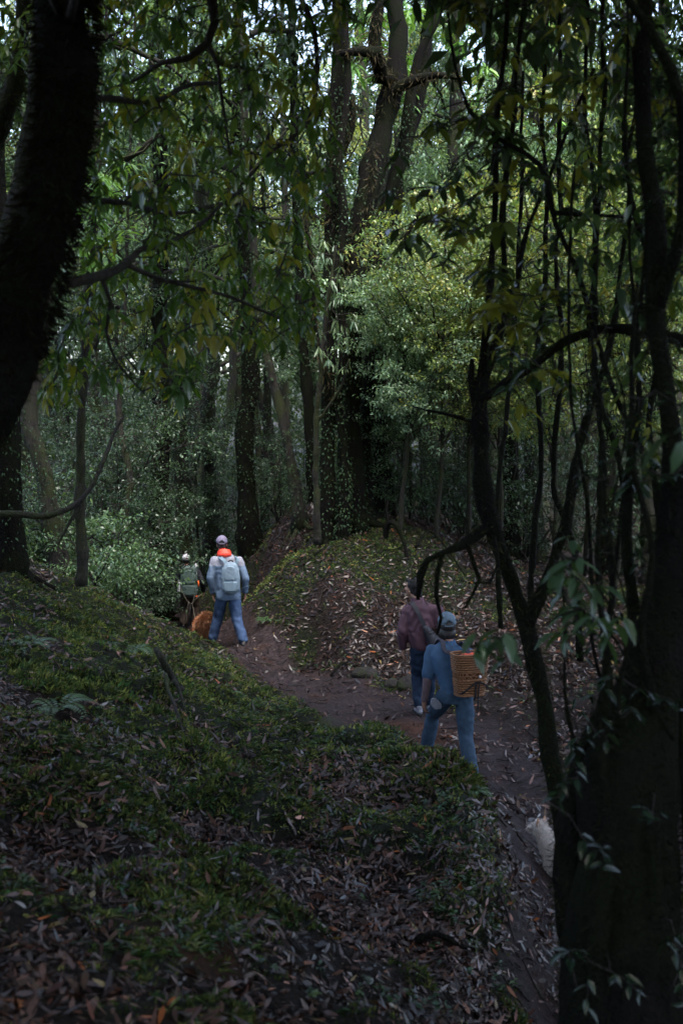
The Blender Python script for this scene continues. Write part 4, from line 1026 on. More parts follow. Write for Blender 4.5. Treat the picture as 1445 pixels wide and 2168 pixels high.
ground_log('dead_branch', 'crooked stick at the foot of the mound beside the path', [(700, 15.4, .03), (716, 15.6, .08), (735, 15.9, .03)], .02, 'bark_dark', 0, 'branch', 86)
# stones along the foot of the mound and in the path
stone_m = bark_mat('wet_stone', (.012, .01, .01), (.035, .03, .028), (.03, .038, .012), .5)
def stone(u, d, s, seed, label):
    x, y, z = on_ground(u, d, 0); bm = bmesh.new(); bmesh.ops.create_icosphere(bm, subdivisions=4, radius=1)
    co = np.array([v.co[:] for v in bm.verts]); co = co * (1 + .3 * fbm(co * 1.3 + seed * 7, 4, seed))[:, None] * np.array([1.3, 1, .6])
    co = np.sign(co) * np.abs(co) ** .9
    for v, c in zip(bm.verts, co): v.co = c * s
    for f in bm.faces: f.smooth = True
    me = bpy.data.meshes.new('stone'); bm.to_mesh(me); bm.free(); me.materials.append(stone_m)
    o = link('stone', me); o.location = (x, y, z + s * .15); o.rotation_euler = (0, 0, seed); tag(o, label, 'stone')
stone(880, 14.6, .2, 1, 'largest stone at the foot of the mound, left of the purple jacket')
stone(836, 14.8, .13, 2, 'smaller stone beside the largest one under the mound')
stone(772, 15.1, .15, 3, 'mossy stone at the foot of the mound nearest the path bend')
stone(790, 12.2, .2, 4, 'dark wet rock standing out of the muddy path')
stone(700, 12.6, .16, 5, 'flat rock at the edge of the left bank by the path')
# ferns
fern_c = [(.04, .08, .024), (.03, .065, .022), (.045, .085, .03)]
def fern(u, d, s, seed, label, name='fern'):
    r = np.random.RandomState(seed); x, y, z = on_ground(u, d, 0); b_ = Buf(); fr = 7
    for i in range(fr):
        az = i * 6.28 / fr + r.rand() * .6; L = s * (.75 + .4 * r.rand()); t = np.linspace(0, 1, 16)
        h = np.array([math.cos(az), math.sin(az), 0]); P = h * (L * t[:, None] * .95) + np.array([0, 0, 1.]) * (L * (1.0 * t - 1.0 * t ** 2.1))[:, None]
        T = unit(np.gradient(P, axis=0)); S = unit(np.cross(T, np.array([0, 0, 1.]) + 0 * T)); N = np.cross(S, T)
        w = L * .26 * np.sin(np.pi * (t * .93 + .07)) ** .7
        for sg in (-1, 1):
            leaves(b_, P[1:], S[1:] * sg + T[1:] * .35, N[1:], w[1:], w[1:] * .28, np.array(fern_c[r.randint(3)]) * (.8 + .4 * r.rand()), 'mid', .2, .1)
        tube(b_, P, np.linspace(.004, .001, 16) * s * 2.5, 3, C=(.05, .06, .03), cap=False)
    o = b_.obj(name, M['leaf_shrub']); o.location = (x, y, z); tag(o, label, 'fern', 'ferns on the left bank'); return o
for i, (u, d, s, l) in enumerate([(280, 12.6, .3, 'pale fern high on the left bank, below the shrubs'), (335, 12.3, .26, 'fern on the left bank right beside the pale one'), (110, 8.8, .36, 'large fern low on the left bank'),
                                  (215, 11.6, .22, 'small fern above the broken root stub'), (60, 10.6, .3, 'fern near the left edge of the bank'), (1075, 19.6, .35, 'fern on the right slope of the mound'),
                                  (480, 12.9, .16, 'small fern at the lip of the bank by the walking man'), (930, 9.1, .14, 'tiny fern on the mossy hummock by the jeans'), (1010, 8.3, .16, 'little fern hanging on the side of the mossy hummock'),
                                  (1180, 18.5, .4, 'fern behind the forked tree'), (560, 17.6, .22, 'fern at the left foot of the mound')]):
    fern(u, d, s, 90 + i, l)

G_BRIGHT = [(.13, .27, .06), (.16, .30, .07), (.10, .22, .05)]
fg_tree('rosette_tree', 'slim tree with rosettes of bright green long leaves beside the huge black trunk', [[(175, 1240, 30, 13), (168, 1000, 22, 13), (176, 800, 18, 13), (190, 600, 15, 13), (200, 440, 11, 13), (215, 330, 7, 13)], [(176, 800, 10, 13), (215, 700, 8, 12.8), (235, 640, 5, 12.6)]],
    200, .04, 'bark', cl=[(20, [(150, 340), (275, 340), (270, 500), (215, 660), (150, 640)], 12.2, 13.4, ())], cols=G_BRIGHT, lm='leaf_shrub', L=.24, wr=.2, per=10, droop=.25, spread=1.0, r_seed=61, tw=.005, sides=8)
fg_tree('rosette_tree', 'tall tree behind the mound trunks with bright green leaf rosettes at its top', [[(776, 1130, 40, 21.8), (780, 800, 28, 21.8), (800, 500, 22, 21.8), (822, 250, 18, 21.8), (830, 60, 12, 21.8), (826, -60, 8, 21.8)]],
    120, .05, 'bark', cl=[(34, [(740, -30), (880, -30), (880, 260), (790, 230), (720, 120)], 20.8, 22.4, ())], cols=G_BRIGHT, lm='leaf_shrub', L=.40, wr=.2, per=10, droop=.25, spread=1.0, r_seed=62, tw=.008, sides=8)
fg_tree('rosette_tree', 'bright rosette leaved tree glimpsed at the top between the forked stems', [[(985, 1160, 36, 23.8), (1000, 800, 26, 23.8), (1030, 400, 20, 23.8), (1060, 100, 12, 23.8), (1070, -60, 8, 23.8)]],
    60, .05, 'bark', cl=[(46, [(900, -30), (1240, -30), (1200, 260), (1000, 300), (900, 150)], 22.8, 24.6, ())], cols=G_BRIGHT + G_YEL, lm='leaf_shrub', L=.40, wr=.22, per=9, droop=.4, spread=1.0, r_seed=63, tw=.008, sides=8)
fg_tree('understory_tree', 'thin tree with pale drooping narrow leaves in front of the mound trunks', [[(672, 1150, 18, 18.2), (668, 950, 12, 18), (680, 750, 10, 17.8), (700, 600, 8, 17.6), (712, 520, 5, 17.5)], [(668, 900, 7, 18), (720, 820, 5, 17.8), (740, 760, 4, 17.6)]],
    60, .03, 'bark', cl=[(36, [(640, 540), (700, 500), (770, 540), (780, 700), (740, 800), (690, 780), (640, 660)], 17.0, 18.2, ())], cols=G_PALE, lm='leaf_shrub', L=.17, wr=.16, per=8, droop=.9, spread=.8, r_seed=64, tw=.004, sides=6)
# ------------------------------------------------------------ people, bags, dogs
def vv(a): return np.array(a, float)
class Prims:
    def __init__(s): s.b = Buf()
    def rings(s, rs_, n=16):
        """closed lofted solid from rings (list of (n,3))"""
        X = np.concatenate(rs_ + [rs_[0].mean(0)[None], rs_[-1].mean(0)[None]]); m = len(rs_)
        i = np.arange(m - 1)[:, None] * n; j = np.arange(n)[None]; j2 = (j + 1) % n
        Q = np.stack([i + j, i + j2, i + n + j2, i + n + j], -1).reshape(-1, 4); j = np.arange(n); j2 = (j + 1) % n
        T0 = np.stack([np.full(n, m * n), j2, j], 1); T1 = np.stack([np.full(n, m * n + 1), (m - 1) * n + j, (m - 1) * n + j2], 1)
        s.b.add(X, [Q, T0, T1])
    def cap(s, p0, r0, p1, r1, n=14):
        p0, p1 = vv(p0), vv(p1); d = p1 - p0; L = np.linalg.norm(d); t = d / max(L, 1e-9)
        u = unit(np.cross(t, [.3, .9, .12])); v = np.cross(t, u); a = np.arange(n) * 2 * math.pi / n
        ring = u[None] * np.cos(a)[:, None] + v[None] * np.sin(a)[:, None]; R_ = []
        for k in range(4):
            ph = -math.pi / 2 + .12 + (math.pi / 2 - .12) * k / 3; R_.append(p0 + t * r0 * math.sin(ph) + ring * r0 * math.cos(ph))
        for k in range(4):
            ph = (math.pi / 2 - .12) * k / 3; R_.append(p1 + t * r1 * math.sin(ph) + ring * r1 * math.cos(ph))
        s.rings(R_, n)
    def chain(s, P, r):
        for i in range(len(P) - 1): s.cap(P[i], r[i], P[i + 1], r[i + 1])
    def ell(s, c, r, rz=0.0, n=18, m=10, rx=0.0):
        R_ = []; a = np.arange(n) * 2 * math.pi / n
        Rm = np.array(Matrix.Rotation(rz, 3, 'Z') @ Matrix.Rotation(rx, 3, 'X'))
        for k in range(m):
            ph = -math.pi / 2 + .08 + (math.pi - .16) * k / (m - 1)
            q = np.stack([np.cos(a) * math.cos(ph) * r[0], np.sin(a) * math.cos(ph) * r[1], np.full(n, math.sin(ph) * r[2])], 1)
            R_.append(q @ Rm.T + vv(c))
        s.rings(R_, n)
    def loft(s, secs, rz=0.0, n=24, pw=2.3):
        """secs: (cx, cy, z, rx, ry)"""
        a = np.arange(n) * 2 * math.pi / n; R_ = []
        ca, sa = np.cos(a), np.sin(a); ex = np.sign(ca) * np.abs(ca) ** (2 / pw); ey = np.sign(sa) * np.abs(sa) ** (2 / pw)
        c, s_ = math.cos(rz), math.sin(rz)
        for cx, cy, z, rx, ry in secs:
            x, y = ex * rx, ey * ry; R_.append(np.stack([cx + x * c - y * s_, cy + x * s_ + y * c, np.full(n, z)], 1))
        s.rings(R_, n)
    def solid(s, name, mat, parent, voxel=.012, smooth=4, folds=0, fs=(7, 7, 12), seed=1, cut=None):
        me = s.b.mesh('tmp', mat); o = bpy.data.objects.new('tmp', me); COL.objects.link(o)
        m = o.modifiers.new('r', 'REMESH'); m.mode = 'VOXEL'; m.voxel_size = voxel
        if smooth:
            m = o.modifiers.new('s', 'SMOOTH'); m.factor = .5; m.iterations = smooth
        dg = bpy.context.evaluated_depsgraph_get(); ev = o.evaluated_get(dg)
        me2 = bpy.data.meshes.new_from_object(ev); bpy.data.objects.remove(o); bpy.data.meshes.remove(me)
        n = len(me2.vertices); co = np.empty(n * 3, dtype=np.float32); me2.vertices.foreach_get('co', co); co = co.reshape(-1, 3)
        if folds:
            no = np.empty(n * 3, dtype=np.float32); me2.vertices.foreach_get('normal', no); no = no.reshape(-1, 3)
            w1 = fbm(co * 4.5, 2, seed); w2 = fbm(co * 3.5 + 9, 2, seed + 5)
            w = .55 * np.sin(co[:, 2] * 30 + 13 * w1 + co[:, 0] * 6) * (.4 + 1.2 * np.clip(w2 + .4, 0, 1)) + .6 * np.sin(co[:, 0] * 24 + co[:, 2] * 11 + 12 * w2) * np.clip(.5 - w2, 0, 1); w = w * .55
            co = co + no * (folds * w)[:, None].astype(np.float32)
            me2.vertices.foreach_set('co', co.ravel())
        me2.materials.clear(); me2.materials.append(mat)
        me2.polygons.foreach_set('use_smooth', np.ones(len(me2.polygons), dtype=bool))
        me2.name = name
        if cut is not None:
            bm = bmesh.new(); bm.from_mesh(me2); dl = [v for v in bm.verts if cut(v.co)]
            bmesh.ops.delete(bm, geom=dl, context='VERTS'); bm.to_mesh(me2); bm.free()
        me2.update()
        return link(name, me2, parent)

skin = plain('skin', (.30, .17, .12), .55, .35, 60, .06, .1, .004)
skin_d = plain('tanned_skin', (.22, .11, .075), .55, .35, 60, .06, .1, .004)
hair_m = plain('black_hair', (.008, .007, .008), .45, .5, 140, .5, .6, .006)
hair_g = plain('greying_hair', (.009, .0085, .010), .6, .25, 160, .8, .6, .006)
shoe_m = plain('dark_shoe', (.012, .011, .012), .6, .4, 40)
sole_m = plain('rubber_sole', (.02, .02, .02), .8)
eye_m = plain('eye', (.02, .015, .012), .2, .5)

def rot2(v, a):
    v = vv(v); c, s = math.cos(a), math.sin(a)
    return np.array([v[0] * c - v[1] * s, v[0] * s + v[1] * c, v[2]])
def hand(p, wrist, elbow, side, curl=.5, s=1.0, yaw=0.0):
    """side -1 left / +1 right; palm faces the thigh, fingers hang below the wrist"""
    w = vv(wrist); d = unit(w - vv(elbow)); d = unit(d + np.array([0, 0, -.5]))
    fwd = rot2((0, 1, 0), yaw); fwd = unit(fwd - d * np.dot(fwd, d)); pal = np.cross(fwd, d) * side
    if np.dot(pal, rot2((-side, 0, 0), yaw)) < 0: pal = -pal
    c = w + d * .05 * s
    for k in (-1, 0, 1): p.cap(w + fwd * .012 * k * s + d * .005, .015 * s, w + d * .085 * s + fwd * .020 * k * s, .0135 * s, 8)
    for k, (L, o) in enumerate(((.070, 1.5), (.080, .5), (.074, -.5), (.058, -1.5))):
        k0 = w + d * (.088 - .004 * abs(o)) * s + fwd * .0185 * o * s
        d1 = unit(d + pal * curl * .55 + fwd * .07 * o); k1 = k0 + d1 * L * .45 * s
        d2 = unit(d1 + pal * curl * 1.0); k2 = k1 + d2 * L * .32 * s
        d3 = unit(d2 + pal * curl * 1.0); k3 = k2 + d3 * L * .25 * s
        p.chain([k0, k1, k2, k3], [.0092 * s, .0088 * s, .0082 * s, .0072 * s])
    t0 = w + d * .03 * s + fwd * .026 * s; t1 = t0 + unit(d * .8 + fwd * .75 + pal * .3) * .038 * s; t2 = t1 + unit(d + fwd * .2 + pal * .4) * .03 * s
    p.chain([t0, t1, t2], [.0135 * s, .0105 * s, .0085 * s])
def head(p, c, yaw, s=1.0, nod=0.0):
    """c = centre of skull; returns helper giving points in head space"""
    c = vv(c)
    f = lambda x, y, z: c + rot2((x * s, (y * math.cos(nod) - z * math.sin(nod)) * s, (z * math.cos(nod) + y * math.sin(nod)) * s), yaw)
    p.ell(f(0, -.012, .03), (.074 * s, .092 * s, .085 * s), yaw)
    p.ell(f(0, .022, -.035), (.062 * s, .068 * s, .078 * s), yaw)
    p.ell(f(0, .05, -.085), (.036 * s, .034 * s, .026 * s), yaw)
    p.cap(f(0, .088, .0), .009 * s, f(0, .106, -.035), .013 * s, 8)
    p.ell(f(0, .082, -.066), (.024 * s, .012 * s, .009 * s), yaw, 12, 7)
    for q in (-1, 1):
        p.ell(f(.074 * q, -.005, -.012), (.009 * s, .018 * s, .03 * s), yaw, 12, 7)
        p.ell(f(.032 * q, .075, .018), (.022 * s, .012 * s, .008 * s), yaw, 12, 7)
        p.ell(f(.038 * q, .062, -.035), (.02 * s, .02 * s, .02 * s), yaw, 12, 7)
    return f
def shoe(root, ankle, yaw, pitch, s=1.0, mat=None):
    """ankle: joint position about 8 cm above the sole"""
    a = vv(ankle); p = Prims()
    f = lambda x, y, z: a + rot2((x, y * math.cos(pitch) - z * math.sin(pitch), z * math.cos(pitch) + y * math.sin(pitch)), yaw)
    p.cap(f(0, -.04, -.04), .036 * s, f(0, .06, -.045), .036 * s); p.cap(f(0, .06, -.045), .036 * s, f(0, .15, -.058), .027 * s)
    p.cap(f(0, -.015, .02), .04 * s, f(0, -.02, -.03), .04 * s); p.cap(f(.012, .05, -.05), .034, f(.012, .13, -.06), .026)
    o = p.solid('shoe', mat or shoe_m, root, .009, 3)
    q = Prims(); rg = []
    for t in np.linspace(0, 1, 9):
        y = -.078 + .255 * t; w = (.030 + .018 * math.sin(math.pi * min(1, t * 1.15) * .8)) * (1 if t < .88 else .72) * (.8 if t < .05 else 1)
        rg.append([(x * w, y, zz) for x, zz in ((-1, -.084), (1, -.084), (1, -.062), (-1, -.062))])
    R_ = [np.array([f(*k) for k in g]) for g in rg]; q.rings(R_, 4)
    q.b.obj('sole', sole_m, o, smooth=False)
def cap_hat(root, f, s, mat, mat2=None, yaw=0.0, hair=None):
    c = f(0, -.004, .045)
    bm = bmesh.new(); bmesh.ops.create_uvsphere(bm, u_segments=40, v_segments=24, radius=1)
    dl = []
    for v in bm.verts:
        x, y, z = v.co
        if z < -.28 + .12 * y or (y < -.55 and abs(x) < .42 and z < -.28 + .12 * y + .55 * math.sqrt(max(0, 1 - (x / .42) ** 2))): dl.append(v)
    bmesh.ops.delete(bm, geom=dl, context='VERTS')
    for v in bm.verts:
        x, y, z = v.co; q = rot2((x * .087 * s, y * .108 * s, z * .092 * s), yaw) + c; v.co = q
    me = bpy.data.meshes.new('cap'); 
    for fa in bm.faces: fa.smooth = True
    bm.to_mesh(me); bm.free(); me.materials.append(mat); o = link('cap', me, root)
    m = o.modifiers.new('t', 'SOLIDIFY'); m.thickness = .004
    # visor, strap and button
    b = Buf(); X = []; nu, nv = 13, 6
    for i in range(nv):
        for j in range(nu):
            a = (j / (nu - 1) - .5) * 2.3; r_ = 1 + .75 * (i / (nv - 1)) * math.cos(a * .75)
            X.append(rot2((math.sin(a) * .085 * s * (1 + .12 * i / nv), math.cos(a) * .106 * s * r_, (-.026 - .03 * (i / (nv - 1)) ** 1.2 - .022 * (a / 1.2) ** 2 * (i / nv + .2)) * s), yaw) + c)
    q = [[i * nu + j, i * nu + j + 1, (i + 1) * nu + j + 1, (i + 1) * nu + j] for i in range(nv - 1) for j in range(nu - 1)]
    b.add(X, [np.array(q)]); vo = b.obj('visor', mat2 or mat, o); m = vo.modifiers.new('t', 'SOLIDIFY'); m.thickness = .003
    p = Prims(); p.ell(c + np.array([0, 0, .092 * s]), (.009, .009, .006), 0, 10, 6); p.b.obj('button', mat2 or mat, o)
    b = Buf(); P = [rot2((math.sin(a) * .089 * s, -math.cos(a) * .109 * s, -.028 * s), yaw) + c for a in np.linspace(-.5, .5, 9)]
    tube(b, P, np.full(9, .0055), 6); b.obj('strap', mat2 or mat, o)
def strap(name, pts, w, mat, parent, th=.004, label=None, up=None):
    """flat webbing band along points; w = width, band lies tangent to the body centre"""
    P, rr = smooth_poly(pts, [w] * len(pts), .03); T = unit(np.gradient(P, axis=0)); ctr = vv(up)
    N = unit(P - ctr); N = unit(N - T * (N * T).sum(1, keepdims=True)); S = np.cross(T, N); b = Buf()
    X = np.stack([P - S * w / 2 - N * th, P + S * w / 2 - N * th, P + S * w / 2 + N * th, P - S * w / 2 + N * th], 1).reshape(-1, 3); n = len(P)
    i = np.arange(n - 1)[:, None] * 4; j = np.arange(4)[None]; j2 = (j + 1) % 4
    b.add(X, [np.stack([i + j, i + j2, i + 4 + j2, i + 4 + j], -1).reshape(-1, 4), np.array([[3, 2, 1, 0]]), np.array([[(n - 1) * 4 + k for k in range(4)]])])
    return b.obj(name, mat, parent, smooth=False)

def figure(label, pos, J, yaw, cfg, s=1.0, hyaw=None, nod=0.0):
    """J: joints, world aligned, relative to pos. builds skin, clothes, hair, shoes; returns root and head mapper"""
    J = {k: vv(v) * s for k, v in J.items()}
    hyaw = yaw if hyaw is None else hyaw
    root = thing('person', label, 'person', pos)
    p = Prims(); f = head(p, J['head'], hyaw, s, nod)
    p.cap(J['neck'] - np.array([0, 0, .05]), .058 * s, f(0, -.015, -.06), .05 * s)
    hc, ch = J['hips'], J['chest']
    lerp = lambda t: hc * (1 - t) + ch * t
    p.loft([(*lerp(t)[:2], lerp(t)[2], rx * s, ry * s) for t, rx, ry in ((-.12, .14, .09), (.1, .15, .10), (.45, .125, .085), (.8, .15, .10), (1.1, .16, .10), (1.3, .10, .07))], yaw)
    for q, sd in (('L', -1), ('R', 1)):
        sh = J['sh' + q]; p.chain([sh, J['el' + q], J['wr' + q]], [.045 * s, .036 * s, .024 * s])
        p.cap(ch + (sh - ch) * .3, .06 * s, sh, .05 * s)
        hand(p, J['wr' + q], J['el' + q], sd, cfg.get('curl', .5), s * 1.05, yaw)
        p.chain([J['hp' + q], J['kn' + q], J['an' + q]], [.08 * s, .052 * s, .036 * s])
        p.cap(J['an' + q], .036 * s, J['an' + q] + rot2((0, .12 * s, -.045 * s), cfg.get('toe' + q, (yaw, 0))[0]), .025 * s)
    p.solid('body', cfg['skin'], root, .0068, 3)
    for q in (-1, 1):
        e = Prims(); e.ell(f(.031 * q, .078, .004), (.011, .008, .006), hyaw, 10, 6); e.b.obj('eye', eye_m, root)
    # top garment
    t = Prims(); g = cfg['top']; ry = g.get('ry', 1.0)
    zb = g['hem']; zz = lambda z: (z * s - hc[2]) / (ch[2] - hc[2])
    secs = []
    for z, rx, ryy in g['secs']:
        k = zz(z); c = lerp(k); secs.append((c[0], c[1], z * s, rx * s, ryy * s))
    t.loft(secs, yaw)
    for q in 'LR':
        sh, el, wr = J['sh' + q], J['el' + q], J['wr' + q]; r0, r1_, r2_ = g['sleeve']
        t.cap(ch + (sh - ch) * .35 + np.array([0, 0, .0]), .085 * s, sh, r0 * s)
        if g.get('short'): t.cap(sh, r0 * s, sh + (el - sh) * .85, r1_ * s)
        else: t.chain([sh, el, el + (wr - el) * .90], [r0 * s, r1_ * s, r2_ * s])
    go = t.solid(g['name'], g['mat'], root, .013, 5, g.get('folds', .007) * s, seed=g.get('seed', 3))
    if g.get('label'): go['label'] = g['label']
    if g.get('under'):
        for q in 'LR':
            u_ = Prims(); sh, el, wr = J['sh' + q], J['el' + q], J['wr' + q]
            u_.chain([sh + (el - sh) * .5, el, el + (wr - el) * .96], [.05 * s, .047 * s, .036 * s]); u_.solid('sleeve', g['under'], root, .01, 3, .005, (20, 20, 30), 9)
    # trousers
    t = Prims(); b = cfg['legs']
    t.loft([(*hc[:2], hc[2] - .09 * s, .15 * s, .11 * s), (*hc[:2], hc[2], .165 * s, .12 * s), (*lerp(.22)[:2], lerp(.22)[2], .15 * s, .105 * s)], yaw)
    for q in 'LR':
        hp, kn, an = J['hp' + q], J['kn' + q], J['an' + q]; r0, r1_, r2_ = b['r']
        t.chain([hp, (hp + kn) / 2, kn, an + (kn - an) * .12], [r0 * s, (r0 + r1_) / 2 * s + .006, r1_ * s, r2_ * s])
    t.solid('trousers', b['mat'], root, .013, 4, .014 * s, (7, 7, 15), seed=b.get('seed', 6))
    for q in 'LR':
        ty, tp = cfg.get('toe' + q, (yaw, 0)); shoe(root, J['an' + q], ty, tp, s, cfg.get('shoe'))
    return root, f, J

def jacket_mat(name, lo, hi, zsplit):
    m, nt, b = newmat(name); co = objco(nt)
    sx = nd(nt, 'ShaderNodeSeparateXYZ'); nt.links.new(co, sx.inputs[0])
    mt = nd(nt, 'ShaderNodeMath', operation='GREATER_THAN'); mt.inputs[1].default_value = zsplit; nt.links.new(sx.outputs[2], mt.inputs[0])
    n = noise(nt, 22, 5, .6, co)
    a = ramp(nt, n, [(.25, tuple(x * .8 for x in lo)), (.75, tuple(x * 1.2 for x in lo))]); c = ramp(nt, n, [(.25, tuple(x * .85 for x in hi)), (.75, tuple(x * 1.1 for x in hi))])
    nt.links.new(mixc(nt, mt.outputs[0], a, c), b.inputs['Base Color']); b.inputs['Roughness'].default_value = .65; bump(nt, b, n, .3, .01); return m
def jeans(name, c): return plain(name, c, .85, .2, 26, .3, .35, .012)

# ---- 1. tall man with grey-blue jacket, red hood, pale backpack
def gpos(u, d, dz=0.0):
    x = (u - 722.5) / FPX * (d * CP + 0) ; x = W(u, 1380, d).x
    return (x, d, Hs(x, d) + dz)
pos = gpos(484, 17.5)
J1 = dict(head=(-.10, .06, 1.62), neck=(-.06, .03, 1.49), chest=(-.02, .01, 1.30), hips=(0, 0, .90), shL=(-.21, 0, 1.37), shR=(.17, 0, 1.37), elL=(-.27, -.05, 1.10), elR=(.27, -.04, 1.10),
          wrL=(-.24, .02, .86), wrR=(.26, .04, .86), hpL=(-.09, 0, .86), hpR=(.09, 0, .86), knL=(-.17, .12, .48), knR=(.13, -.06, .48), anL=(-.27, .12, .10), anR=(.26, -.24, .13))
man, f, J = figure('person in a grey-blue jacket with red hood and pale backpack walking away up the path', pos, J1, 0.02,
    dict(skin=skin, toeL=(.75, 0), toeR=(-.1, -.35), top=dict(name='jacket', mat=jacket_mat('grey_blue_jacket', (.085, .13, .20), (.20, .205, .25), 1.30), hem=.78,
         secs=[(.76, .185, .13), (.80, .20, .14), (.95, .185, .13), (1.15, .185, .125), (1.30, .20, .125), (1.40, .17, .10), (1.47, .09, .08)], sleeve=(.070, .062, .048), folds=.013), legs=dict(mat=jeans('blue_trousers', (.036, .064, .13)), r=(.10, .085, .075))), hyaw=.1)
h = Prims(); h.ell(f(0, -.022, .02), (.082, .088, .085), .1); h.cap(f(-.03, -.07, -.03), .03, f(.03, -.07, -.03), .03); h.solid('hair', hair_m, man, .009, 2, .003, (60, 60, 30))
cap_hat(man, f, 1.02, plain('purple_grey_cap', (.13, .115, .17), .8), yaw=.1)
h = Prims()
n0 = J['neck']
for a in np.linspace(0, 6.283, 14):
    h.cap(n0 + np.array([math.cos(a) * .085, math.sin(a) * .07, -.03]), .032, n0 + np.array([math.cos(a) * .075, math.sin(a) * .06, .03]), .024)
h.ell(n0 + np.array([.02, -.08, -.015]), (.105, .055, .055), .1); h.ell(n0 + np.array([.0, -.06, .035]), (.08, .05, .035), .1)
h.solid('hood', plain('red_hood', (.75, .055, .03), .6, .4, 20, .12), man, .01, 4, .006, (20, 20, 30))

def rucksack(name, label, base, c, w, h_, dp, yaw, mats, style, root_loc):
    """c: centre of the pack, world aligned relative to root_loc"""
    r = thing(name, label, 'backpack', root_loc); p = Prims(); c = vv(c); T = lambda x, y, z: c + rot2((x, y, z), yaw)
    def sec(z, rx, ry, oy=0): q = T(0, oy, z); return (q[0], q[1], q[2], rx, ry)
    p.loft([sec(h_ * a, w * b / 2, dp * k / 2, oy) for a, b, k, oy in style['secs']], yaw, pw=3.0)
    p.solid('pack_body', mats[0], r, .010, 4, style.get('folds', .003), (12, 12, 14))
    q = Prims(); q.loft([sec(h_ * a, w * b / 2, dp * .18, -dp * .44) for a, b in ((-.40, .6), (-.34, .72), (-.2, .78), (-.13, .76), (-.10, .6))], yaw, pw=3.5); q.solid('front_pocket', mats[1], r, .009, 3, .002)
    q = Prims(); q.loft([sec(h_ * a, w * b / 2, dp * .16, -dp * .42) for a, b in ((-.05, .6), (.0, .7), (.2, .66), (.32, .5), (.38, .3))], yaw, pw=3.0); q.solid('front_panel', mats[2], r, .009, 3, .002)
    b = Buf(); P = [T(math.cos(a) * .035, dp * .1, h_ * .47 + math.sin(a) * .035) for a in np.linspace(0, math.pi, 9)]; tube(b, P, np.full(9, .008), 6); b.obj('haul_handle', style['handle'], r)
    for sd in (-1, 1):
        b = Buf(); P = [T(sd * w * .43, -dp * .1, h_ * z) for z in (-.38, -.1, .15, .33)]; P, rr = smooth_poly(P, [.0045] * 4, .05); tube(b, P, rr, 5); b.obj('seam', style['seam'], r)
    return r, T
pk = plain('pale_blue_fabric', (.145, .20, .25), .7, .3, 30, .15); pk2 = plain('pale_blue_pocket', (.125, .18, .225), .7, .3, 30, .15); dkm = plain('black_webbing', (.012, .012, .014), .8)
osec = dict(secs=[(-.5, .45, .5, 0), (-.46, .7, .75, 0), (-.35, .95, 1, 0), (0, 1, 1, 0), (.25, .9, .9, 0), (.4, .68, .75, .01), (.48, .45, .5, .02)], handle=dkm, seam=pk2)
bp, T = rucksack('backpack', 'pale blue backpack on the back of the man with the red hood', pos, (.06, -.20, 1.13), .29, .50, .16, .02, (pk, pk2, pk), osec, pos)
for sd in (-1, 1):
    strap('shoulder_strap', [T(sd * .07, .03, .22), T(sd * .11, .05, .27), T(sd * .125 - .05, .13, .30), T(sd * .13 - .05, .27, .27), T(sd * .14 - .05, .31, .12), T(sd * .15 - .03, .24, -.1)], .05, pk2, bp, .006, up=(J['chest'] + np.array([0, 0, -.05])))

# ---- 2. person with white cap and dark green trekking pack
pos2 = gpos(402, 21.3)
z_top = W(391, 1176, 21.3).z
s2 = min(1.0, (z_top - pos2[2]) / 1.72)
pos2 = (pos2[0], pos2[1], z_top - 1.72 * s2)
J2 = dict(head=(-.08, .10, 1.60), neck=(-.05, .04, 1.46), chest=(-.02, .02, 1.28), hips=(0, 0, .88), shL=(-.20, 0, 1.35), shR=(.19, 0, 1.33), elL=(-.33, .0, 1.10), elR=(.32, -.05, 1.08),
          wrL=(-.27, .15, .92), wrR=(.33, .08, .86), hpL=(-.09, 0, .84), hpR=(.09, 0, .84), knL=(-.12, .05, .47), knR=(.12, .16, .50), anL=(-.13, -.12, .10), anR=(.10, .12, .10))
man2, f, J = figure('person in a white cap, black jacket and brown trousers, farthest down the path', pos2, J2, .1,
    dict(skin=skin, top=dict(name='jacket', mat=plain('black_jacket', (.012, .014, .02), .7, .3), hem=.8, secs=[(.80, .19, .13), (.95, .18, .13), (1.15, .185, .125), (1.30, .19, .12), (1.39, .16, .10), (1.46, .09, .08)], sleeve=(.085, .078, .06)),
         legs=dict(mat=plain('brown_trousers', (.062, .045, .036), .85, .2, 20, .25, .3), r=(.115, .105, .10), seed=8)), s=s2, hyaw=.25)
h = Prims(); h.ell(f(0, -.022, -.01), (.076, .08, .06), .2); h.cap(f(-.03, -.055, -.05), .03, f(.03, -.055, -.05), .03); h.solid('hair', hair_m, man2, .01, 2, .003, (60, 60, 30))
cap_hat(man2, f, 1.12 * s2, plain('white_cap', (.62, .60, .64), .7, .3, 30, .08), plain('grey_trim', (.2, .2, .22)), yaw=.25)
gm = plain('dark_green_fabric', (.065, .10, .092), .6, .4, 24, .2); gm2 = plain('dull_green_fabric', (.085, .13, .115), .6, .4, 24, .2)
tp2, T = rucksack('backpack', 'dark green trekking pack with white and orange trim on the person in the white cap', pos2, vv((.03, -.23, 1.13)) * s2, .34, .60, .22, .1, (gm, gm, gm2),
    dict(secs=[(-.5, .6, .6, 0), (-.46, .85, .85, 0), (-.3, 1, 1, 0), (0, .98, 1, 0), (.22, .9, .9, 0), (.26, .82, .8, 0), (.3, .92, .9, 0), (.44, .85, .8, .01), (.5, .6, .5, .02)], folds=.008, handle=dkm, seam=plain('white_trim', (.5, .5, .52))), pos2)
wt = plain('white_panel', (.5, .5, .53)); og = plain('orange_tag', (.8, .14, .03))
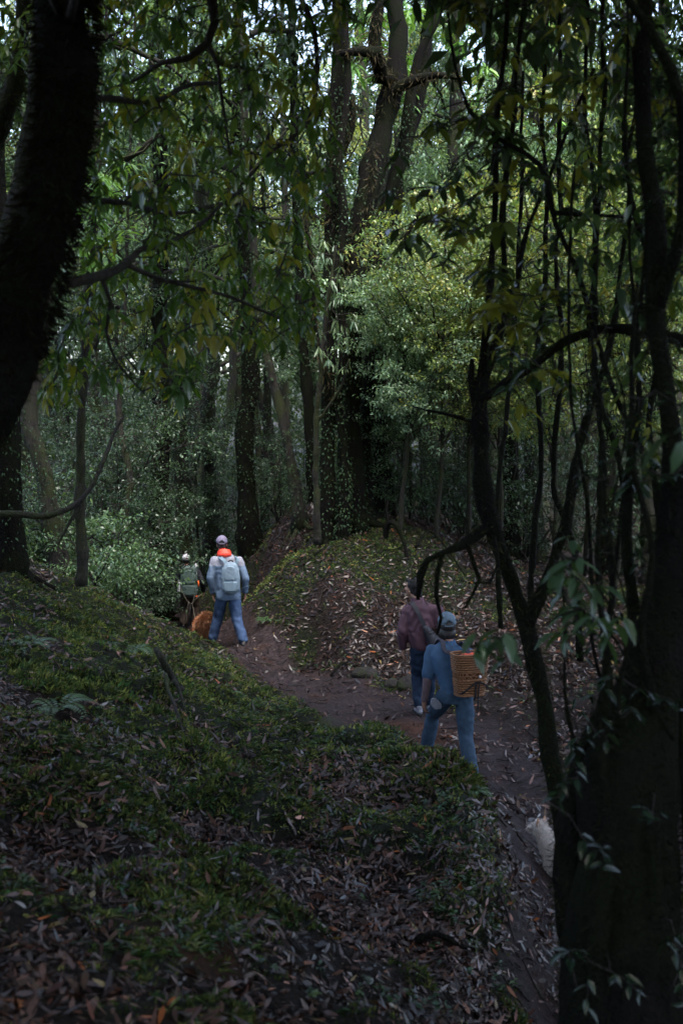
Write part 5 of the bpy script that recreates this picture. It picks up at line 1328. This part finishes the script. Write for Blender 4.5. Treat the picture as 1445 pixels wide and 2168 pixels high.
for sd in (-1, 1):
    strap('shoulder_strap', [T(sd * .09, .04, .25), T(sd * .13, .07, .30), T(sd * .14, .18, .30), T(sd * .14, .30, .20), T(sd * .15, .28, -.02)], .055, wt if sd > 0 else dkm, tp2, .006, up=J['chest'])
b = Buf(); tube(b, [T(.17, -.06, .02), T(.175, -.07, -.05), T(.17, -.06, -.10)], [.012, .014, .01], 8); b.obj('tag', og, tp2)
b = Buf(); tube(b, [T(.12, -.12, -.27), T(.15, -.11, -.26)], [.009, .009], 8); b.obj('tag', og, tp2)
p = Prims(); p.cap(T(-.19, -.02, -.17), .033, T(-.19, -.02, -.03), .033); p.cap(T(-.19, -.02, .0), .016, T(-.19, -.02, .03), .016); bo = p.solid('bottle', wt, None, .008, 2)
bo.location = pos2; tag(bo, 'white bottle in the left side pocket of the green trekking pack', 'bottle')

# ---- 3. woman in a plum jacket, black sling bag
pos3 = gpos(894, 13.5)
J3 = dict(head=(-.115, .10, 1.545), neck=(-.06, .04, 1.42), chest=(-.02, .02, 1.22), hips=(.02, 0, .84), shL=(-.18, .04, 1.27), shR=(.18, -.02, 1.28), elL=(-.245, -.02, 1.02), elR=(.23, -.10, 1.05),
          wrL=(-.235, .05, .80), wrR=(.20, .02, .86), hpL=(-.06, 0, .80), hpR=(.10, 0, .80), knL=(-.05, .12, .46), knR=(.09, .02, .44), anL=(-.04, -.02, .09), anR=(.08, .18, .09))
w3, f, J = figure('person in a plum jacket with head turned left, just ahead of the basket carrier', pos3, J3, .22,
    dict(skin=skin, curl=.4, top=dict(name='jacket', mat=plain('plum_jacket', (.062, .03, .043), .75, .3, 18, .18), hem=.8, label='loose plum jacket gathered at the waist',
         secs=[(.80, .15, .12), (.84, .17, .14), (.95, .19, .15), (1.12, .185, .14), (1.24, .19, .125), (1.33, .15, .10), (1.40, .07, .07)], sleeve=(.072, .074, .045), folds=.015, seed=12),
         legs=dict(mat=jeans('navy_trousers', (.011, .022, .045)), r=(.095, .08, .07), seed=14), shoe=plain('grey_shoe', (.16, .17, .2), .7)), hyaw=1.0, s=1.0)
h = Prims(); h.ell(f(0, -.028, .022), (.09, .095, .098), 1.0); h.ell(f(0, -.065, -.05), (.075, .055, .09), 1.0); h.cap(f(-.06, .0, .03), .03, f(-.065, -.03, -.06), .022); h.cap(f(.06, .0, .03), .03, f(.065, -.03, -.06), .022)
h.cap(f(.0, -.09, -.09), .035, f(.02, -.10, -.16), .022); h.ell(f(0, .045, .075), (.06, .04, .03), 1.0)
h.solid('hair', hair_g, w3, .008, 2, .004, (70, 70, 20))
e = Prims(); e.ell(f(-.082, .0, -.05), (.006, .006, .006), 0, 8, 6); e.b.obj('earring', plain('gold', (.7, .5, .3), .3), w3)
h = Prims()
for a in np.linspace(0, 6.283, 12): h.cap(J['neck'] + np.array([math.cos(a) * .07, math.sin(a) * .06, -.05]), .02, J['neck'] + np.array([math.cos(a) * .062, math.sin(a) * .052, -.005]), .014)
h.solid('collar', plain('plum_collar', (.065, .03, .05), .75), w3, .009, 2)
sl = thing('sling_bag', 'black sling bag worn across the back of the plum jacket', 'bag', pos3); bagm = plain('black_nylon', (.012, .012, .018), .6, .4, 30, .3)
strap('strap', [(-.165, .10, 1.20), (-.155, .06, 1.33), (-.13, -.04, 1.37), (-.06, -.135, 1.26), (.0, -.165, 1.13), (.07, -.17, 1.0), (.12, -.16, .92)], .05, bagm, sl, .005, up=(0, .02, 1.1))
p = Prims(); p.cap((.03, -.17, 1.08), .045, (.14, -.19, .86), .075); p.cap((.06, -.17, 1.04), .05, (.18, -.13, .90), .06); p.solid('bag_body', bagm, sl, .01, 4, .005)
strap('strap', [(.16, -.15, .92), (.20, -.02, .98), (.14, .12, 1.05), (.0, .16, 1.14), (-.12, .14, 1.2)], .04, bagm, sl, .004, up=(0, .02, 1.0))

# ---- 4. basket carrier
pos4 = gpos(952, 10.95)
J4 = dict(head=(-.02, .14, 1.47), neck=(-.01, .08, 1.34), chest=(-.0, .04, 1.16), hips=(.06, -.03, .84), shL=(-.17, .10, 1.23), shR=(.18, -.04, 1.22), elL=(-.215, .03, .97), elR=(.27, .0, .96),
          wrL=(-.235, .12, .73), wrR=(.22, .18, .80), hpL=(-.03, .02, .80), hpR=(.14, -.05, .80), knL=(-.14, .30, .53), knR=(.15, -.12, .43), anL=(-.20, .36, .11), anR=(.19, -.34, .10))
m4, f, J = figure('person in a blue short-sleeved shirt and jeans carrying a wicker basket, nearest hiker', pos4, J4, .42,
    dict(skin=skin_d, curl=.75, toeL=(.3, 0), toeR=(.1, -.15), top=dict(name='shirt', mat=plain('blue_shirt', (.032, .07, .13), .8, .25, 18, .15), hem=.8, short=True, under=plain('mauve_undershirt', (.13, .09, .10), .85, .2, 24, .12),
         secs=[(.80, .145, .11), (.86, .155, .12), (.98, .16, .12), (1.10, .175, .12), (1.20, .175, .115), (1.28, .13, .09), (1.33, .065, .06)], sleeve=(.066, .068, .06), folds=.013, seed=22),
         legs=dict(mat=jeans('washed_jeans', (.03, .055, .088)), r=(.092, .072, .07), seed=24)), hyaw=.1, s=1.0)
h = Prims(); h.ell(f(0, -.025, .01), (.086, .092, .095), .1); h.ell(f(0, -.05, -.065), (.086, .058, .08), .1); h.solid('hair', hair_m, m4, .009, 2, .004, (60, 60, 25))
cap_hat(m4, f, 1.04, plain('grey_blue_cap', (.09, .13, .17), .8, .25, 40, .2), yaw=.12)
h = Prims()
for a in np.linspace(0, 6.283, 12): h.cap(J['neck'] + np.array([math.cos(a) * .07, math.sin(a) * .06, -.055]), .02, J['neck'] + np.array([math.cos(a) * .06, math.sin(a) * .05, -.01]), .013)
h.solid('collar', plain('blue_collar', (.027, .075, .16), .8), m4, .009, 2)
# basket
bk = thing('wicker_basket', 'orange woven wicker pack basket with black straps on the back of the blue shirt', 'basket', pos4)
cane = plain('orange_cane', (.16, .072, .03), .55, .4, 50, .3, .4, .006); cane2 = plain('dark_cane', (.16, .06, .02), .6, .4, 50, .3)
BC = vv((.17, -.20, 0)); by = .30; z0, z1 = .87, 1.265
def bring(z, k=0.0, n=72, off=0.0, ph=0):
    t = (z - z0) / (z1 - z0); rx = .135 + .042 * t; ry = .085 + .022 * t
    a = np.arange(n) * 2 * math.pi / n; ca, sa = np.cos(a), np.sin(a)
    x = np.sign(ca) * np.abs(ca) ** .55 * (rx + off); y = np.sign(sa) * np.abs(sa) ** .55 * (ry + off)
    wv = k * np.cos(a * n / 4 + ph * math.pi)
    x = x * (1 + wv / rx); y = y * (1 + wv / rx)
    return np.stack([BC[0] + x * math.cos(by) - y * math.sin(by), BC[1] + x * math.sin(by) + y * math.cos(by) + .0 * x, np.full(n, z)], 1)
wb = Buf(); rows = 17
for i in range(rows):
    z = z0 + .012 + (z1 - z0 - .03) * i / (rows - 1)
    if .40 < i / rows < .56:
        continue
    Rg = bring(z, .0045, 72, 0, i % 2); P = np.concatenate([Rg, Rg[:1]]); tube(wb, P, np.full(len(P), .0088), 6, cap=False)
wb.obj('weave', cane, bk)
# openwork band: crossed canes leave dark lozenges
ob = Buf(); za, zb_ = z0 + .40 * (z1 - z0), z0 + .57 * (z1 - z0); Ra, Rb = bring(za), bring(zb_)
for k in range(0, 72, 3):
    for dk in (-4, 4): 
        mid = (Ra[k] + Rb[(k + dk) % 72]) / 2; tube(ob, *smooth_poly([Ra[k], mid + (mid - np.array([BC[0], BC[1], mid[2]])) * .03, Rb[(k + dk) % 72]], [.004] * 3, .02), 5, cap=False)
for z in (za, zb_, (za + zb_) / 2):
    Rg = bring(z); P = np.concatenate([Rg, Rg[:1]]); tube(ob, P, np.full(73, .005), 5, cap=False)
ob.obj('openwork_band', cane, bk)
sb_ = Buf()
for k in range(0, 72, 4):
    P = [bring(z, 0, 72, -.003)[k] for z in np.linspace(z0, z1, 6)]; tube(sb_, P, np.full(6, .0038), 5, cap=False)
sb_.obj('stakes', cane2, bk)
lin = Prims(); lin.rings([bring(z, 0, 72, -.012) for z in np.linspace(z0 + .005, z1 - .03, 5)], 72); lin.b.obj('gap_shade', plain('basket_gap_shade', (.07, .028, .012), .8, .2, 60, .4), bk)  # dark inner solid standing in for the shade between the canes
for nm, z, rr in (('rim', z1, .011), ('base', z0, .009)):
    b = Buf(); Rg = bring(z, .0, 72, .002); P = np.concatenate([Rg, Rg[:1]]); tube(b, P, np.full(73, rr), 8, cap=False); b.obj(nm, cane, bk)
Tb = lambda x, y, z: BC + rot2((x, y, 0), by) + np.array([0, 0, z])
ctr = BC + np.array([0, 0, 1.05])
strap('lashing', [Tb(-.13, .02, z0 + .02), Tb(-.12, -.09, z0 + .03), Tb(-.04, -.112, z0 + .09), Tb(.02, -.118, z0 + .135), Tb(.09, -.112, z0 + .12), Tb(.148, -.09, z0 + .08), Tb(.16, .0, z0 + .06)], .018, dkm, bk, .003, up=ctr)
strap('lashing', [Tb(.02, -.114, z0 + .14), Tb(.02, -.105, z0 + .06), Tb(.02, -.096, z0 - .01), Tb(.025, -.06, z0 - .05)], .018, dkm, bk, .003, up=ctr)
strap('lashing', [Tb(.055, -.114, z0 + .13), Tb(.05, -.10, z0 + .02), Tb(.055, -.08, z0 - .06), Tb(.06, -.07, z0 - .14)], .012, dkm, bk, .003, up=ctr)
b = Buf(); q = Tb(.055, -.122, z0 + .19); tube(b, [q, q + rot2((0, -.006, 0), by)], [.013, .013], 14); b.obj('button', plain('pale_button', (.6, .58, .62), .4), bk)
for x0, x1, sd in ((-.105, -.11, -1), (.07, .10, 1)):
    a = J['shL'] if sd < 0 else J['shR']; a = J['chest'] + (a - J['chest']) * .62
    strap('shoulder_strap', [Tb(x0 * .9, .10, z1 - .02), a + np.array([.05, -.145, .06]), a + np.array([.03, -.075, .14]), a + np.array([.0, .03, .13]), a + np.array([-.02, .13, .01]), a + np.array([-.01, .13, -.15])], .042, plain('grey_strap', (.035, .033, .045), .8), bk, .005, up=a + np.array([0, .02, -.04]))
rp = Prims()
for x, y, c in ((-.05, 0, 0), (.04, .02, 1), (.0, -.03, 2)): rp.ell(Tb(x, y, z1 - .015), (.045, .03, .018), c)
rp.solid('contents', plain('red_cloth', (.55, .07, .03), .7), bk, .008, 3)
# grey cloth hanging at the hip
ct = Prims(); ct.loft([(-.165 + .012 * k, -.085 + .01 * k, .80 - .03 * k, (.02, .04, .055, .05, .03)[k], .013) for k in range(5)][::-1], .3, pw=4)
o = ct.solid('cloth', plain('grey_cloth', (.20, .21, .25), .8, .2), None, .007, 2, .006, (30, 30, 20)); o.location = pos4
tag(o, 'folded grey cloth hanging from the left hip of the basket carrier', 'cloth')

# ---- dogs
def fur_on(me, r, n, L, cols, flow, colf=None):
    nf = len(me.polygons); ar = np.empty(nf); me.polygons.foreach_get('area', ar); ce = np.empty(nf * 3); me.polygons.foreach_get('center', ce); ce = ce.reshape(-1, 3)
    no = np.empty(nf * 3); me.polygons.foreach_get('normal', no); no = no.reshape(-1, 3)
    i = r.choice(nf, n, p=ar / ar.sum()); P = ce[i] + r.normal(0, .004, (n, 3)); N = no[i]
    D = unit(N * .55 + vv(flow)[None] * .7 + r.normal(0, .22, (n, 3)))
    c = vv(cols)[r.randint(0, len(cols), n)] * (.75 + .5 * r.rand(n, 1))
    if colf is not None: c = colf(P, c)
    ln = L * (.6 + .8 * r.rand(n)); b = Buf(); leaves(b, P - N * .004, D, N + r.normal(0, .3, (n, 3)), ln, .006, c, 'simple', bend=.25, fold=0); return b
fur_m = leaf_mat('fur', .7, .08, .2, ttint=(1.1, 1.0, .9), var=0)
def dog(label, pos, yaw, s, cols, base_m, legcol, seed, tail='curl', ear_m=None, patch=None, hd=0.0):
    r = np.random.RandomState(seed); root = thing('dog', label, 'dog', pos, yaw); root.scale = (s,) * 3; p = Prims()
    p.ell((0, -.17, .30), (.105, .12, .115)); p.ell((0, 0, .30), (.10, .16, .11)); p.ell((0, .17, .31), (.105, .12, .135)); p.ell((0, .1, .27), (.085, .12, .12))
    p.cap((0, .22, .36 + hd * .4), .085, (0, .30, .46 + hd), .07); p.ell((0, .34, .49 + hd), (.068, .075, .068)); p.cap((0, .39, .475 + hd), .036, (0, .46, .462 + hd), .022)
    for q in (-1, 1):
        p.cap((.042 * q, .325, .53 + hd), .02, (.05 * q, .32, .585 + hd), .007)
        p.chain([(.065 * q, .19, .26), (.068 * q, .17, .17), (.068 * q, .19, .09), (.068 * q, .195, .025)], [.045, .03, .023, .022]); p.cap((.068 * q, .195, .02), .022, (.068 * q, .23, .018), .018)
        p.chain([(.06 * q, -.17, .28), (.072 * q, -.12, .19), (.07 * q, -.21, .11), (.07 * q, -.19, .025)], [.07, .045, .024, .021]); p.cap((.07 * q, -.19, .02), .022, (.07 * q, -.155, .018), .018)
    if tail == 'curl': p.chain([(0, -.26, .36), (0, -.31, .44), (.06, -.26, .48), (.09, -.18, .47)], [.03, .034, .034, .02])
    else: p.chain([(0, -.27, .34), (0, -.34, .28), (0, -.36, .2)], [.03, .03, .02])
    bo = p.solid('body', base_m, root, .009, 4)
    b = fur_on(bo.data, r, 16000, .038, cols, (0, -.6, -.45), lambda P, c: np.where((P[:, 2:3] < .13), c * vv(legcol), c) if patch is None else np.where((P[:, 2:3] < .13), c * vv(legcol), np.where((np.abs(P[:, 0:1]) < .07) & (P[:, 2:3] > .38) & (np.abs(P[:, 1:2] + .12) < .06), vv(patch)[None] + 0 * c, c)))
    ft = b.obj('fur', fur_m, root); ft['kind'] = 'stuff'
    if tail == 'curl':
        P = vv([(0, -.26, .36), (0, -.31, .44), (.06, -.26, .48), (.09, -.18, .47)]); P, rr = smooth_poly(P, [.03, .034, .034, .02], .02); bb_ = Buf()
        i = r.randint(0, len(P), 3500); D = unit(r.normal(0, 1, (3500, 3)) + np.array([0, -.5, .6])); leaves(bb_, P[i], D, r.normal(0, 1, (3500, 3)), .09 + .04 * r.rand(3500), .006, vv(cols)[r.randint(0, len(cols), 3500)] * (.8 + .5 * r.rand(3500, 1)), 'simple', .3, 0)
        t = bb_.obj('tail', fur_m, root); t['kind'] = 'stuff'
    q = Prims(); q.ell((0, .478, .47 + hd), (.013, .009, .01), 0, 10, 6); q.b.obj('nose', eye_m, root)
    for sd in (-1, 1):
        q = Prims(); q.ell((.03 * sd, .402, .505 + hd), (.009, .007, .009), 0, 10, 6); q.b.obj('eye', eye_m, root)
        q = Prims(); q.chain([(.045 * sd, .32, .535 + hd), (.052 * sd, .315, .60 + hd)], [.024, .008]); q.solid('ear', ear_m or base_m, root, .005, 2)
    return root
ORG = [(.50, .22, .11), (.58, .28, .15), (.40, .16, .08), (.62, .36, .22)]
WHT = [(.88, .82, .79), (.84, .79, .77), (.9, .86, .84), (.86, .76, .7)]
pd = gpos(426, 18.0, .02)
dog('fluffy orange dog with raised tail beside the legs of the hiker with the red hood', pd, .15, 1.1, ORG, plain('orange_coat', (.36, .15, .07), .9), (.25, .22, .2), 5, patch=(.5, .42, .36), hd=-.2)
pw_ = gpos(1168, 8.9); xw = W(1202, 1800, 8.35).x
dog('fluffy white dog half hidden behind the forked tree on the near path', (xw, 8.35, Hs(xw, 8.35)), .75, .8, WHT, plain('white_coat', (.82, .76, .73), .9), (.95, .93, .92), 6, ear_m=plain('tan_ear', (.5, .3, .2), .9))
# leash
b = Buf(); hp = vv(pos2); dz = vv(pd) + rot2((0, .26, .34), .15)
L1 = [hp + vv((.33, .08, .80)) * s2, hp + vv((.20, -.26, .62)), hp + vv((.10, -.30, .50)), hp + vv((.14, -.5, .42)), (dz + hp + vv((.1, -.4, .5))) / 2 - np.array([0, 0, .15]), dz]
P, rr = smooth_poly(L1, [.006] * 6, .05); tube(b, P, rr, 6)
P, rr = smooth_poly([hp + vv((-.12, -.30, .80)), hp + vv((-.06, -.33, .66)), hp + vv((.02, -.34, .54)), hp + vv((.09, -.33, .50)), hp + vv((.13, -.3, .62)), hp + vv((.16, -.28, .78))], [.007] * 6, .04); tube(b, P, rr, 6)
P, rr = smooth_poly([hp + vv((.03, -.34, .53)), hp + vv((.0, -.36, .35)), hp + vv((-.01, -.34, .16))], [.007] * 3, .04); tube(b, P, rr, 6)
lo = b.obj('leash', plain('beige_webbing', (.12, .105, .085), .8)); tag(lo, 'beige leash looping behind the brown trousers and down to the orange dog', 'leash')
